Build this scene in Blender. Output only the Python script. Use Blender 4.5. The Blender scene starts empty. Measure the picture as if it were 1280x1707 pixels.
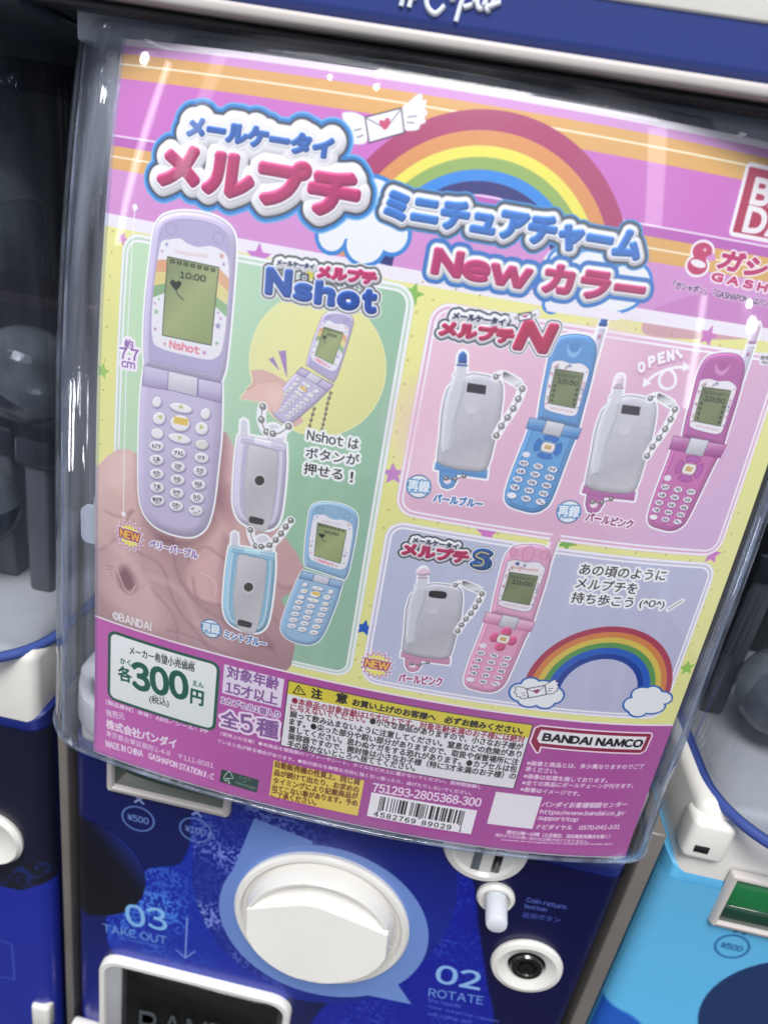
import bpy, bmesh, math, random
import numpy as np
from mathutils import Vector, Matrix
# fitted camera and curved sheet (lengths in sheet heights; x right, v up, z towards the viewer)
CF, CYAW, CPIT, CROL = 1160.616, .0695861, -.4001732, .1708804
CAM = np.array([.0901034, .3682158, .8004174])
K1, K3, K4, Q2, Q3 = .526987, .933287, .366047, .100964, .174938
def _rot():
    a, b, c = CYAW, CPIT, CROL
    ca, sa, cb, sb, cc, sc = math.cos(a), math.sin(a), math.cos(b), math.sin(b), math.cos(c), math.sin(c)
    return np.array([[ca, 0, sa], [0, 1, 0], [-sa, 0, ca]])@np.array([[1, 0, 0], [0, cb, -sb], [0, sb, cb]])@np.array([[cc, -sc, 0], [sc, cc, 0], [0, 0, 1]])
RC = _rot()
def sheet(sv, off=0.0):
    """point of the bent sheet at width s, height v, moved off along its normal"""
    s, v = sv[:, 0], sv[:, 1]; t = (np.arange(12)+.5)/12; ss = s[:, None]*t
    th = (K1+K4*v[:, None])*ss+K3*ss**3
    x = np.cos(th).mean(1)*s; z = -np.sin(th).mean(1)*s-Q2*v*v-Q3*v**3
    te = (K1+K4*v)*s+K3*s**3
    return np.stack([x+off*np.sin(te), v, z+off*np.cos(te)], 1)
def project(w):
    c = (w-CAM)@RC; return np.stack([640+CF*c[:, 0]/-c[:, 2], 853.5-CF*c[:, 1]/-c[:, 2]], 1)
def unproject(p):
    q = np.stack([(p[:, 0]-640)/1150., (740-p[:, 1])/1200.], 1)
    for _ in range(14):
        f0 = project(sheet(q)); e = 1e-5
        a = (project(sheet(q+[e, 0]))-f0)/e; b = (project(sheet(q+[0, e]))-f0)/e
        r = p-f0; det = a[:, 0]*b[:, 1]-a[:, 1]*b[:, 0]
        d = np.stack([(r[:, 0]*b[:, 1]-r[:, 1]*b[:, 0])/det, (a[:, 0]*r[:, 1]-a[:, 1]*r[:, 0])/det], 1)
        q = q+np.clip(d, -.3, .3)*.9
    return q
def on_plane(x, y, z):
    d = RC@np.array([(x-640)/CF, (853.5-y)/CF, -1.0]); t = (z-CAM[2])/d[2]; return CAM+t*d
# ---------------------------------------------------------------- camera, light, exposure
K = .3                                            # one sheet height in metres
H0 = 1.2                                          # height of the middle of the sheet above the floor
def B(w):
    w = np.atleast_2d(w); return np.stack([w[:, 0]*K, -w[:, 2]*K, w[:, 1]*K+H0], 1)
scene = bpy.context.scene
cam_d = bpy.data.cameras.new('camera'); cam = bpy.data.objects.new('camera', cam_d); scene.collection.objects.link(cam)
M_ = np.array([[1, 0, 0], [0, 0, -1], [0, 1, 0]])@RC
cam.matrix_world = Matrix.Translation(Vector(B(CAM)[0]))@Matrix(M_.tolist()).to_4x4()
cam_d.sensor_fit = 'HORIZONTAL'; cam_d.sensor_width = 36; cam_d.lens = 36*CF/1280; cam_d.clip_start = .01; cam_d.clip_end = 60
cam_d.dof.use_dof = True; cam_d.dof.focus_distance = .295; cam_d.dof.aperture_fstop = 11.0
scene.camera = cam
world = bpy.data.worlds.new('World'); scene.world = world; world.use_nodes = True
world.node_tree.nodes['Background'].inputs[0].default_value = (.86, .90, 1.0, 1); world.node_tree.nodes['Background'].inputs[1].default_value = .42
def area(name, loc, target, size, power, col=(1, 1, 1), size_y=None):
    l = bpy.data.lights.new(name, 'AREA'); l.energy = power; l.color = col; l.shape = 'RECTANGLE' if size_y else 'SQUARE'; l.size = size
    if size_y: l.size_y = size_y
    o = bpy.data.objects.new(name, l); scene.collection.objects.link(o); o.location = loc
    o.rotation_euler = (Vector(target)-Vector(loc)).to_track_quat('-Z', 'Y').to_euler(); return o
area('overhead_light_panel', (.3, -1.12, 2.72), (0, 0, 1.15), 1.3, 9, (1, .985, .96), .5)
area('overhead_light_panel', (-.6, -.45, 3.0), (0, 0, 1.15), 1.0, 5, (.97, .98, 1), .4)
area('overhead_light_panel', (-.2, -2.4, 4.75), (0, 0, 1.15), 1.6, 150, (1, .985, .96), 1.4)  # unseen frontal fill, added to brighten surfaces that face forward
area('ceiling_light_strip', (.0, -.55, 2.5), (0, -.05, .9), 1.6, 3, (1, 1, 1), .12)
def lit(az, el, dist, w, h, power, name='streak_lamp'):  # unseen lamps, added to mirror vertical streaks in cover and corners
    a, e = math.radians(az), math.radians(el); d = Vector((math.sin(a)*math.cos(e), -math.cos(a)*math.cos(e), math.sin(e)))
    area(name, Vector((0, 0, 1.3))+d*dist, (0, 0, 1.3), w, power, (1, 1, 1), h)
lit(-48, 24, 2.2, .10, .75, .35); lit(-58, 16, 2.2, .05, .9, .8); lit(38, 27, 2.2, .12, .5, .45); lit(50, 5, 2.0, .05, .5, .4)
lit(-100, 22, 1.5, .05, .5, 1.6); lit(-85, -18, 1.4, .05, .22, 1.0); lit(-115, 5, 1.5, .03, .9, .8); lit(95, -22, 1.4, .08, .4, 1.4); lit(80, 8, 1.6, .04, .8, .8)
def spot_bulb(loc, power=.8, r=.012):
    l = bpy.data.lights.new('mirrored_bulb', 'POINT'); l.energy = power; l.shadow_soft_size = r
    o = bpy.data.objects.new('mirrored_bulb', l); scene.collection.objects.link(o); o.location = loc
scene.view_settings.view_transform = 'Standard'; scene.view_settings.look = 'None'; scene.view_settings.exposure = .23; scene.view_settings.gamma = 1
scene.cycles.max_bounces = 12; scene.cycles.transparent_max_bounces = 24; scene.cycles.glossy_bounces = 4; scene.cycles.caustics_reflective = False; scene.cycles.caustics_refractive = False
# ---------------------------------------------------------------- small vector-print engine (numpy)
class Canvas:
    def __init__(s, w, h, col=(255, 255, 255)):
        s.w, s.h = int(w), int(h)
        s.a = np.empty((s.h, s.w, 3), np.float32); s.a[:] = np.array(col, np.float32)/255
def srgb(c): return np.array(c[:3], np.float32)/255

class Shp:                     # signed distance field on a window of the canvas
    def __init__(s, x0, y0, d): s.x0, s.y0, s.d = x0, y0, d
def sdf(cv, polys, margin=3, closed=True, nonzero=True):
    polys = [np.asarray(p, np.float32) for p in polys if len(p) > 1]
    if not polys: return None
    allp = np.concatenate(polys)
    x0 = max(0, int(allp[:, 0].min()-margin)); x1 = min(cv.w, int(allp[:, 0].max()+margin)+2)
    y0 = max(0, int(allp[:, 1].min()-margin)); y1 = min(cv.h, int(allp[:, 1].max()+margin)+2)
    if x1 <= x0 or y1 <= y0: return None
    A = []; B = []
    for p in polys:
        if closed: A.append(p); B.append(np.roll(p, -1, 0))
        else: A.append(p[:-1]); B.append(p[1:])
    A = np.concatenate(A); B = np.concatenate(B)
    xs = np.arange(x0, x1, dtype=np.float32)+.5; ys = np.arange(y0, y1, dtype=np.float32)+.5
    W, H = len(xs), len(ys)
    best = np.full((H, W), 1e9, np.float32); wn = np.zeros((H, W), np.int32)
    X = xs[None, None, :]; Y = ys[None, :, None]
    step = max(1, int(1500000//(W*H)))
    for i in range(0, len(A), step):
        a = A[i:i+step]; b = B[i:i+step]
        ax = a[:, 0][:, None, None]; ay = a[:, 1][:, None, None]
        dx = (b[:, 0]-a[:, 0])[:, None, None]; dy = (b[:, 1]-a[:, 1])[:, None, None]
        L = dx*dx+dy*dy+1e-9
        px = X-ax; py = Y-ay
        t = np.clip((px*dx+py*dy)/L, 0, 1)
        qx = px-t*dx; qy = py-t*dy
        dd = (qx*qx+qy*qy).min(0)
        np.minimum(best, dd, out=best)
        if closed:
            by = ay+dy
            cr = dx*py-dy*px
            up = (ay <= Y) & (by > Y) & (cr > 0); dn = (ay > Y) & (by <= Y) & (cr < 0)
            wn += (up.astype(np.int8)-dn.astype(np.int8)).sum(0, dtype=np.int32)
    d = np.sqrt(best)
    if closed:
        ins = (wn != 0) if nonzero else ((wn & 1) != 0)
        d = np.where(ins, -d, d)
    return Shp(x0, y0, d)
def union(shps):
    shps = [s for s in shps if s is not None]
    if not shps: return None
    x0 = min(s.x0 for s in shps); y0 = min(s.y0 for s in shps)
    x1 = max(s.x0+s.d.shape[1] for s in shps); y1 = max(s.y0+s.d.shape[0] for s in shps)
    d = np.full((y1-y0, x1-x0), 1e3, np.float32)
    for s in shps:
        v = d[s.y0-y0:s.y0-y0+s.d.shape[0], s.x0-x0:s.x0-x0+s.d.shape[1]]
        np.minimum(v, s.d, out=v)
    return Shp(x0, y0, d)
def paint(cv, s, col, grow=0., feather=1.0, alpha=1.0, mask=None, off=(0, 0)):
    if s is None: return
    a = np.clip(.5-(s.d-grow)/feather, 0, 1)*alpha
    ox, oy = int(off[0]), int(off[1])
    x0, y0 = s.x0+ox, s.y0+oy; h, w = a.shape
    cx0, cy0 = max(0, -x0), max(0, -y0); cx1, cy1 = min(w, cv.w-x0), min(h, cv.h-y0)
    if cx1 <= cx0 or cy1 <= cy0: return
    a = a[cy0:cy1, cx0:cx1]
    if mask is not None: a = a*mask[y0+cy0:y0+cy1, x0+cx0:x0+cx1]
    v = cv.a[y0+cy0:y0+cy1, x0+cx0:x0+cx1]
    c = srgb(col) if not isinstance(col, np.ndarray) else col[cy0:cy1, cx0:cx1]
    v += a[..., None]*(c-v)
def grad(s, stops, ang=90):
    """colour array along direction ang (90 = downwards) over the shape window"""
    h, w = s.d.shape
    yy, xx = np.mgrid[0:h, 0:w].astype(np.float32)
    xx /= max(w-1, 1); yy /= max(h-1, 1)
    c, n = math.cos(math.radians(ang)), math.sin(math.radians(ang))
    t = (xx-.5)*c+(yy-.5)*n+.5
    ts = np.linspace(0, 1, len(stops)); st = np.array(stops, np.float32)/255
    return np.stack([np.interp(t, ts, st[:, k]) for k in range(3)], -1).astype(np.float32)
def puff(s, col, width, amt=.35, spec=.5, light=(-.5, -.85), base=0.0):
    """rounded, glossy printed lettering: colour array shaded along the rim of the shape"""
    gy, gx = np.gradient(s.d)
    t = np.clip(-(s.d-base)/width, 0, 1)
    k = (gx*light[0]+gy*light[1])*(1-t)
    c = np.repeat(srgb(col)[None, None, :], s.d.shape[0], 0).repeat(s.d.shape[1], 1)
    c = c*(1+amt*k[..., None])
    hl = np.clip(k-.45, 0, 1)*spec*np.clip(t*4, 0, 1)
    return np.clip(c+hl[..., None], 0, 1).astype(np.float32)
def spline(pts, n=8, closed=True):
    p = np.asarray(pts, float); N = len(p); out = []
    rng = range(N) if closed else range(N-1)
    for i in rng:
        p0 = p[(i-1) % N] if closed or i > 0 else p[0]; p1 = p[i]; p2 = p[(i+1) % N]
        p3 = p[(i+2) % N] if closed or i+2 < N else p[-1]
        for k in range(n):
            t = k/n
            out.append(.5*((2*p1)+(-p0+p2)*t+(2*p0-5*p1+4*p2-p3)*t*t+(-p0+3*p1-3*p2+p3)*t**3))
    if not closed: out.append(p[-1])
    return np.array(out)
def rrect(x0, y0, x1, y1, r, n=6):
    out = []
    for cx, cy, a0 in ((x1-r, y0+r, -90), (x1-r, y1-r, 0), (x0+r, y1-r, 90), (x0+r, y0+r, 180)):
        for k in range(n+1):
            a = math.radians(a0+90*k/n); out.append((cx+r*math.cos(a), cy+r*math.sin(a)))
    return np.array(out)
def ell(cx, cy, rx, ry, rot=0, n=28):
    a = np.linspace(0, 2*math.pi, n, endpoint=False); c, s = math.cos(math.radians(rot)), math.sin(math.radians(rot))
    x, y = rx*np.cos(a), ry*np.sin(a)
    return np.stack([cx+x*c-y*s, cy+x*s+y*c], 1)
def star(cx, cy, r, k=5, inner=.42, rot=-90):
    return np.array([(cx+(r if i % 2 == 0 else r*inner)*math.cos(math.radians(rot+i*180/k)), cy+(r if i % 2 == 0 else r*inner)*math.sin(math.radians(rot+i*180/k))) for i in range(2*k)])
def homog(src, dst):
    A = []
    for (x, y), (u, v) in zip(src, dst):
        A.append([x, y, 1, 0, 0, 0, -u*x, -u*y]); A.append([0, 0, 0, x, y, 1, -v*x, -v*y])
    h = np.linalg.solve(np.array(A, float), np.array([c for d in dst for c in d], float))
    M = np.append(h, 1).reshape(3, 3)
    def f(p):
        p = np.atleast_2d(np.asarray(p, float)); q = np.c_[p, np.ones(len(p))]@M.T
        return q[:, :2]/q[:, 2:3]
    return f
# ---- glyph outlines from Blender's own built-in typeface
_gl = {}
_tc = bpy.data.curves.new('glyph_source', 'FONT'); _to = bpy.data.objects.new('glyph_source', _tc)
bpy.context.scene.collection.objects.link(_to); _tc.resolution_u = 3
def glyph(ch):
    if ch in _gl: return _gl[ch]
    if ch in ' \u3000':
        _gl[ch] = ([], .3 if ch == ' ' else 1.0); return _gl[ch]
    _tc.body = ch+'|'; dg = bpy.context.evaluated_depsgraph_get(); dg.update()
    cu = _to.evaluated_get(dg).to_curve(dg)
    polys = []; 
    for sp in cu.splines:
        b = sp.bezier_points; pl = []
        n = len(b)
        for i in range(n):
            p0, p1, p2, p3 = (np.array(v[:2]) for v in (b[i].co, b[i].handle_right, b[(i+1) % n].handle_left, b[(i+1) % n].co))
            seg = np.linalg.norm(p3-p0)
            cr = abs(np.cross(p1-p0, p3-p0))+abs(np.cross(p2-p0, p3-p0))
            m = 1 if cr < 1e-5 else 4
            for k in range(m):
                t = k/m; pl.append((1-t)**3*p0+3*(1-t)**2*t*p1+3*(1-t)*t*t*p2+t**3*p3)
        polys.append(np.array(pl))
    _to.to_curve_clear()
    bar = min(polys, key=lambda q: -q[:, 0].max()); 
    # the bar is the right-most spline
    adv = bar[:, 0].min()-_bar0
    rest = [q for q in polys if q is not bar]
    _gl[ch] = (rest, adv); return _gl[ch]
_bar0 = 0.0
_tc.body = '|'; _dg = bpy.context.evaluated_depsgraph_get(); _dg.update()
_cu = _to.evaluated_get(_dg).to_curve(_dg)
_bar0 = min(p.co[0] for p in _cu.splines[0].bezier_points); _to.to_curve_clear()
def layout(text, track=0., widths=None):
    out = []; x = 0
    for ch in text:
        if ch in 'Il' or (ch.isascii() and ch.isalnum()):            # upright sans forms of Latin letters and figures
            pl = glyph(chr(ord(ch)+0xFEE0))[0] if ch not in 'Il' else [np.array([(0, 0), (.075, 0), (.075, .735), (0, .735)])]; a = np.concatenate(pl); lo, hi = a[:, 0].min(), a[:, 0].max()
            pl = [np.c_[q[:, 0]-lo+.035, q[:, 1]] for q in pl]; adv = hi-lo+(.09 if hi-lo > .15 else .12)
        else: pl, adv = glyph(ch)
        out.append([np.c_[q[:, 0]+x, q[:, 1]] for q in pl]); x += adv+track
    return out
def text_shape(cv, text, p0, p1, h, margin=3, track=0., slant=0., em=False, up=None):
    """ink box of the string -> bottom-left p0, bottom-right p1 (canvas px), ink height h"""
    gl = layout(text, track); allp = np.concatenate([q for g in gl for q in g])
    x0, y0 = allp.min(0); x1, y1 = allp.max(0)
    if em: y0, y1 = -.12, .76
    p0 = np.array(p0, float); p1 = np.array(p1, float); ex = (p1-p0)/(x1-x0)
    L = np.linalg.norm(p1-p0); n = np.array([(p1-p0)[1], -(p1-p0)[0]])/L
    if up is not None: n = np.array(up, float)
    ey = n*h/(y1-y0)
    if slant: ey = ey+(p1-p0)/L*slant*h/(y1-y0)
    sh = []
    for g in gl:
        if g: sh.append(sdf(cv, [p0+(q[:, :1]-x0)*ex+(q[:, 1:]-y0)*ey for q in g], margin))
    return union(sh)
def noise(h, w, cell, seed, octaves=3):
    r = np.random.RandomState(seed); out = np.zeros((h, w), np.float32); amp = 1; tot = 0
    cy, cx = (cell if isinstance(cell, tuple) else (cell, cell))
    for o in range(octaves):
        gh, gw = int(h/cy)+3, int(w/cx)+3; g = r.rand(gh, gw).astype(np.float32)
        yy = np.arange(h)/cy; xx = np.arange(w)/cx
        yi = yy.astype(int); xi = xx.astype(int); fy = yy-yi; fx = xx-xi
        fy = (fy*fy*(3-2*fy))[:, None].astype(np.float32); fx = (fx*fx*(3-2*fx))[None].astype(np.float32)
        a = g[yi][:, xi]; b = g[yi][:, xi+1]; c = g[yi+1][:, xi]; d = g[yi+1][:, xi+1]
        out += amp*((a*(1-fx)+b*fx)*(1-fy)+(c*(1-fx)+d*fx)*fy); tot += amp
        amp *= .5; cy = max(1.5, cy/2); cx = max(1.5, cx/2)
    return out/tot
# ---------------------------------------------------------------- poster sheet: shape and print
RES = 2000.0
PS0, PS1, PV0, PV1 = -.3695, .506, -.5, .5045        # sheet extent along its width and height (sheet height is about 1)
def ph(pts):                                      # a measured point of the print -> canvas position on the flattened sheet
    q = unproject(np.atleast_2d(np.asarray(pts, float)))
    return np.stack([(q[:, 0]-PS0)*RES, (PV1-q[:, 1])*RES], 1)
class Fr:
    def __init__(s, x0=0, y0=0, k=1, warp=None): s.x0, s.y0, s.k, s.warp = x0, y0, k, warp
    def photo(s, p):
        p = np.atleast_2d(np.asarray(p, float)); p = np.array([s.x0, s.y0])+p*s.k
        return s.warp(p) if s.warp else p
    def __call__(s, p): return ph(s.photo(p))
I = Fr()
def fill(fr, pts, col, smooth=False, n=8, **kw):
    q = spline(pts, n) if smooth else np.asarray(pts, float)
    s = sdf(cv, [fr(q)], margin=3+max(0, kw.get('grow', 0))+kw.get('feather', 1)); 
    paint(cv, s, col, **kw); return s
def line(fr, pts, col, w, smooth=False, closed=False, **kw):
    q = spline(pts, 8, closed) if smooth else np.asarray(pts, float)
    if closed: q = np.vstack([q, q[:1]])
    s = sdf(cv, [fr(q)], margin=w+3+kw.get('feather', 1), closed=False); paint(cv, s, col, grow=w/2, **kw); return s
def tshape(fr, t, bl, br, h, margin=3, **kw):
    a, b, c = fr([bl, br, (bl[0]+h*.08, bl[1]-h)])
    return text_shape(cv, t, a, b, abs(a[1]-c[1]), margin, **kw)
def tx(fr, t, bl, br, h, col, bold=0., halo=(), **kw):
    m = max([g for g, _ in halo]+[bold, 0])+4
    s = tshape(fr, t, bl, br, h, m, **kw)
    for g, c in halo: paint(cv, s, c, grow=g)
    paint(cv, s, col, grow=bold); return s
def sv_rect(s0, v0, s1, v1, col, r=0, **kw):
    x0, x1 = (s0-PS0)*RES, (s1-PS0)*RES; y0, y1 = (PV1-v1)*RES, (PV1-v0)*RES
    p = rrect(x0, y0, x1, y1, r) if r else np.array([(x0, y0), (x1, y0), (x1, y1), (x0, y1)])
    s = sdf(cv, [p], 4+kw.get('feather', 1)); paint(cv, s, col, **kw); return s
def vrow(v): return int(round((PV1-v)*RES))

cv = Canvas((PS1-PS0)*RES, (PV1-PV0)*RES, (236, 233, 150))
W_, H_ = cv.w, cv.h
PATCH = []                                        # (name, label, outline on the canvas, level)
def patch(name, fr, pts, label=None, smooth=False, level=1):
    q = spline(pts, 6) if smooth else np.asarray(pts, float)
    PATCH.append((name, label, fr(q), level))

# background bands ------------------------------------------------
def band(v1, v0, col): cv.a[max(0, vrow(v1)):vrow(v0)] = srgb(col)
LIL = (214, 150, 212); ORG = (226, 170, 100); PUR = (206, 112, 196); PUR2 = (190, 98, 184)
band(.506, .4975, (238, 226, 240)); band(.4975, .489, LIL); band(.489, .463, ORG); band(.463, .402, PUR); band(.402, .391, PUR2)
band(.391, .366, ORG); band(.366, .3165, (214, 146, 208)); band(.3165, .302, (240, 232, 242))
for v, c in ((.478, (250, 236, 205)), (.402, (240, 214, 240)), (.3795, (250, 232, 200))):
    cv.a[vrow(v)-2:vrow(v)+2] = srgb(c)
xx = np.linspace(0, 1, W_, dtype=np.float32)[None, :, None]
top = cv.a[:vrow(.3165)]
top *= (1-.07*np.clip((xx-.45)*2, 0, 1)*np.array([.3, -.1, .3], np.float32))
# soft darker swoops in the lower lilac band
fill(I, [(1085, 520), (1130, 500), (1180, 488), (1230, 492), (1280, 505), (1280, 560), (1085, 560)], (196, 120, 186), smooth=True, alpha=.6)
cv.a[vrow(.3165):vrow(.302)] = srgb((240, 232, 242))
# yellow field: dots and stars
rs = np.random.RandomState(4)
ya = cv.a[vrow(.302):vrow(-.244)]
ya *= (1+.05*(noise(ya.shape[0], W_, 220, 3)-.5))[..., None]
def starp(x, y, r, col, rot): 
    c = ph([(x, y)])[0]; paint(cv, sdf(cv, [star(c[0], c[1], r, 5, .45, rot)]), col)
for x, y in [(188, 385), (186, 420), (183, 460), (181, 500), (178, 545), (175, 600), (172, 650), (170, 700), (168, 740),
             (705, 470), (722, 500), (694, 520), (686, 560), (680, 600), (674, 640), (668, 680), (662, 720), (656, 762), (650, 800), (648, 850), (640, 880), (600, 980), (617, 1010), (598, 1075), (592, 1100), (575, 1120), (600, 1130),
             (760, 482), (800, 492), (980, 540), (1010, 532), (1060, 548), (1120, 558), (1160, 560), (1200, 575), (690, 866), (730, 872), (780, 880), (830, 890), (960, 908), (1010, 914), (1060, 921), (1110, 925), (1150, 934),
             (1231, 855), (1219, 890), (1207, 920), (1196, 952), (1186, 983), (1174, 1013), (1163, 1044), (1154, 1073), (1142, 1108), (1131, 1140), (1120, 1170), (1100, 1190), (1060, 1196), (700, 1158), (760, 1170), (820, 1180), (470, 1108), (440, 1100)]:
    c = ph([(x, y)])[0]; paint(cv, sdf(cv, [ell(c[0], c[1], 2.6, 2.6, 0, 8)]), (186, 150, 90), alpha=.8)
for x, y, r, c, rot in [(204, 397, 17, (212, 140, 200), -70), (171, 618, 24, (160, 205, 100), -80), (431, 428, 32, (205, 120, 200), -92), (688, 490, 27, (140, 190, 90), -80),
                        (655, 790, 30, (198, 130, 200), -100), (607, 1047, 27, (30, 90, 190), -85), (812, 889, 30, (214, 120, 200), -95), (945, 905, 26, (120, 180, 80), 80),
                        (1180, 560, 26, (205, 120, 190), -80), (1187, 925, 28, (205, 120, 200), -90), (1145, 1114, 27, (150, 200, 80), -100), (480, 1135, 18, (205, 130, 190), -60)]:
    starp(x, y, r, c, rot)

# ---- coloured panels --------------------------------------------
def q_sv(x, y): return unproject(np.array([[x, y]], float))[0]
g_l, g_r = q_sv(196, 560)[0], q_sv(652, 730)[0]; g_t, g_b = q_sv(300, 403)[1], q_sv(540, 1122)[1]
p_l, p_r = q_sv(678, 734)[0], q_sv(1193, 870)[0]; p_t, p_b = q_sv(800, 513)[1], q_sv(900, 898)[1]
l_l, l_r = q_sv(621, 1010)[0], q_sv(1160, 1000)[0]; l_t, l_b = q_sv(800, 893)[1], q_sv(760, 1166)[1]
p_r = .479; l_r = .483
def panel(l, t, r, b, rim, fillc, name, label):
    R = 48
    x0, x1, y0, y1 = (l-PS0)*RES, (r-PS0)*RES, (PV1-t)*RES, (PV1-b)*RES
    s = sdf(cv, [rrect(x0, y0, x1, y1, R)], 6)
    paint(cv, s, rim); paint(cv, s, (248, 244, 250), grow=-1); paint(cv, s, rim, grow=-7); paint(cv, s, (250, 246, 252), grow=-13)
    paint(cv, s, fillc if not isinstance(fillc, list) else grad(s, fillc, 20), grow=-18)
    PATCH.append((name, label, rrect(x0, y0, x1, y1, R), 1))
    return s
GREEN = panel(g_l, g_t, g_r, g_b, (196, 220, 200), [(196, 226, 190), (184, 218, 186), (160, 200, 168), (152, 190, 166)], 'green_panel', 'pale green rounded panel with the big lilac phone')
PINK = panel(p_l, p_t, p_r, p_b, (228, 178, 208), [(236, 196, 214), (226, 180, 204), (224, 178, 206), (214, 176, 214)], 'pink_panel', 'pink rounded panel with blue and magenta phones')
LAV = panel(l_l, l_t, l_r, l_b, (206, 200, 224), [(190, 194, 220), (190, 192, 218), (186, 184, 212)], 'lavender_panel', 'lavender rounded panel with pink phone and rainbow')
def soft(x, y, rx, ry, col, al=.5, mask=None):
    c = ph([(x, y)])[0]; paint(cv, sdf(cv, [ell(c[0], c[1], rx, ry)], 120), col, feather=110, alpha=al, mask=mask)
for x, y, c in ((720, 760, (244, 214, 220)), (770, 640, (240, 190, 205)), (1010, 590, (240, 205, 220)), (700, 700, (238, 190, 210))): soft(x, y, 50, 70, c, .6)
def smask(s, grow=0):
    m = np.zeros((H_, W_), np.float32); h, w = s.d.shape; m[s.y0:s.y0+h, s.x0:s.x0+w] = np.clip(.5-(s.d-grow), 0, 1); return m
# slanted pale stripes in the green and lavender fields
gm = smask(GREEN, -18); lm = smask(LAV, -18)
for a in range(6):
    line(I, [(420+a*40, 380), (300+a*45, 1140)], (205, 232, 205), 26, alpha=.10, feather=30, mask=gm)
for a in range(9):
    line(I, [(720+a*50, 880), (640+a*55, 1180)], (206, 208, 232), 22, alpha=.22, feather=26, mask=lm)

# ---- the printed hand behind the lilac phone ----------------------
zh = Fr(150, 680, .4297)
hand = [(-5, 225), (30, 225), (70, 185), (110, 160), (150, 160), (180, 175), (230, 260), (380, 300), (430, 130), (490, 80), (530, 95), (560, 150), (600, 300), (700, 420), (770, 520), (800, 560), (828, 620), (835, 660), (800, 700), (742, 740), (765, 790), (790, 850), (795, 930), (780, 1000), (745, 1040), (760, 1100), (-5, 900)]
mag_mask = np.zeros((H_, W_), np.float32); mag_mask[:vrow(-.2435)] = 1
hs = sdf(cv, [zh(hand)], 6)
paint(cv, hs, grad(hs, [(230, 196, 190), (216, 178, 174), (192, 154, 156), (164, 128, 136)], 80), mask=mag_mask)
hm = smask(hs)*mag_mask
patch('printed_hand', zh, [(-2, 228), (70, 190), (110, 165), (180, 180), (230, 260), (430, 130), (490, 85), (530, 100), (600, 300), (770, 520), (828, 620), (835, 660), (742, 740), (790, 850), (795, 930), (770, 1000), (-2, 810)], 'printed photo of a hand holding the phone', level=2)
def skin(pts, col, al, f, smooth=True): fill(zh, pts, col, smooth=smooth, alpha=al, feather=f, mask=hm)
skin([(0, 230), (90, 170), (160, 165), (200, 260), (190, 380), (120, 480), (0, 520)], (226, 190, 182), .7, 60)
skin([(80, 200), (130, 175), (160, 210), (150, 300), (110, 330), (70, 280)], (236, 204, 194), .6, 40)
skin([(470, 110), (530, 110), (550, 200), (560, 420), (500, 500), (450, 470)], (214, 166, 168), .7, 50)
skin([(480, 300), (545, 330), (548, 470), (480, 430)], (176, 124, 134), .7, 44)
skin([(380, 480), (470, 380), (560, 470), (640, 560), (650, 600), (520, 620), (420, 560)], (222, 180, 174), .75, 36)
skin([(700, 440), (790, 520), (820, 620), (790, 690), (700, 680), (690, 560)], (206, 166, 166), .75, 40)
skin([(370, 640), (400, 590), (450, 575), (520, 590), (560, 650), (530, 750), (470, 760), (400, 720)], (224, 180, 178), .9, 14)
line(zh, [(430, 640), (470, 660), (490, 690), (486, 730)], (240, 206, 204), 3, smooth=True, feather=2, mask=hm)
skin([(190, 470), (300, 500), (390, 560), (360, 640), (300, 600), (200, 520)], (176, 138, 144), .6, 60)
skin([(60, 520), (120, 480), (190, 470), (240, 560), (300, 700), (420, 780), (560, 880), (500, 960), (300, 900), (100, 760), (20, 640)], (204, 168, 170), .6, 70)
skin([(100, 540), (150, 520), (180, 640), (280, 760), (260, 860), (120, 800), (60, 690)], (224, 190, 186), .7, 60)
skin([(108, 640), (135, 615), (165, 650), (178, 700), (150, 715), (118, 690)], (120, 84, 94), .75, 26)
line(zh, [(105, 625), (135, 700), (160, 715), (176, 690)], (230, 196, 190), 4, smooth=True, feather=4, mask=hm)
for p, w in (([(380, 590), (450, 540), (560, 620)], 5), ([(400, 660), (420, 740), (520, 765), (600, 740)], 6), ([(320, 500), (340, 640), (420, 760), (560, 850), (700, 930)], 7),
             ([(190, 560), (280, 620), (330, 760), (420, 880), (500, 980)], 6), ([(240, 700), (330, 820), (340, 960)], 4), ([(700, 660), (760, 700), (820, 670)], 5), ([(650, 720), (700, 800), (760, 870)], 4),
             ([(60, 400), (110, 420), (170, 400)], 4), ([(0, 560), (60, 540), (120, 480), (160, 400)], 5), ([(300, 860), (420, 900), (600, 1000)], 5), ([(560, 760), (650, 830), (720, 960)], 6)):
    line(zh, p, (150, 110, 120), w, smooth=True, alpha=.5, feather=12, mask=hm)
for p, w_, al in (([(370, 715), (366, 790), (352, 870), (318, 905), (270, 900)], 26, .42), ([(236, 740), (234, 800), (246, 872), (290, 908)], 20, .35), ([(470, 700), (462, 800), (450, 870), (420, 900)], 16, .3), ([(378, 900), (372, 1000), (395, 1060), (450, 1075)], 20, .34)):
    line(I, p, (110, 74, 86), w_, smooth=True, alpha=al, feather=30, mask=hm)
for p in ([(395, 722), (404, 790), (410, 850)], [(250, 960), (300, 985), (330, 1040)], [(180, 905), (220, 935), (250, 990)]): line(I, p, (244, 214, 208), 16, smooth=True, alpha=.35, feather=24, mask=hm)
hn = noise(H_, W_, 14, 8, 2); cv.a *= (1+(.035*(hn-.5))[..., None]*hm[..., None])
for k in range(5): line(zh, [(60+k*7, 610+k*14), (92-k*2, 618+k*10)], (110, 80, 90), 1.6, alpha=.6, mask=hm)

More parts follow.
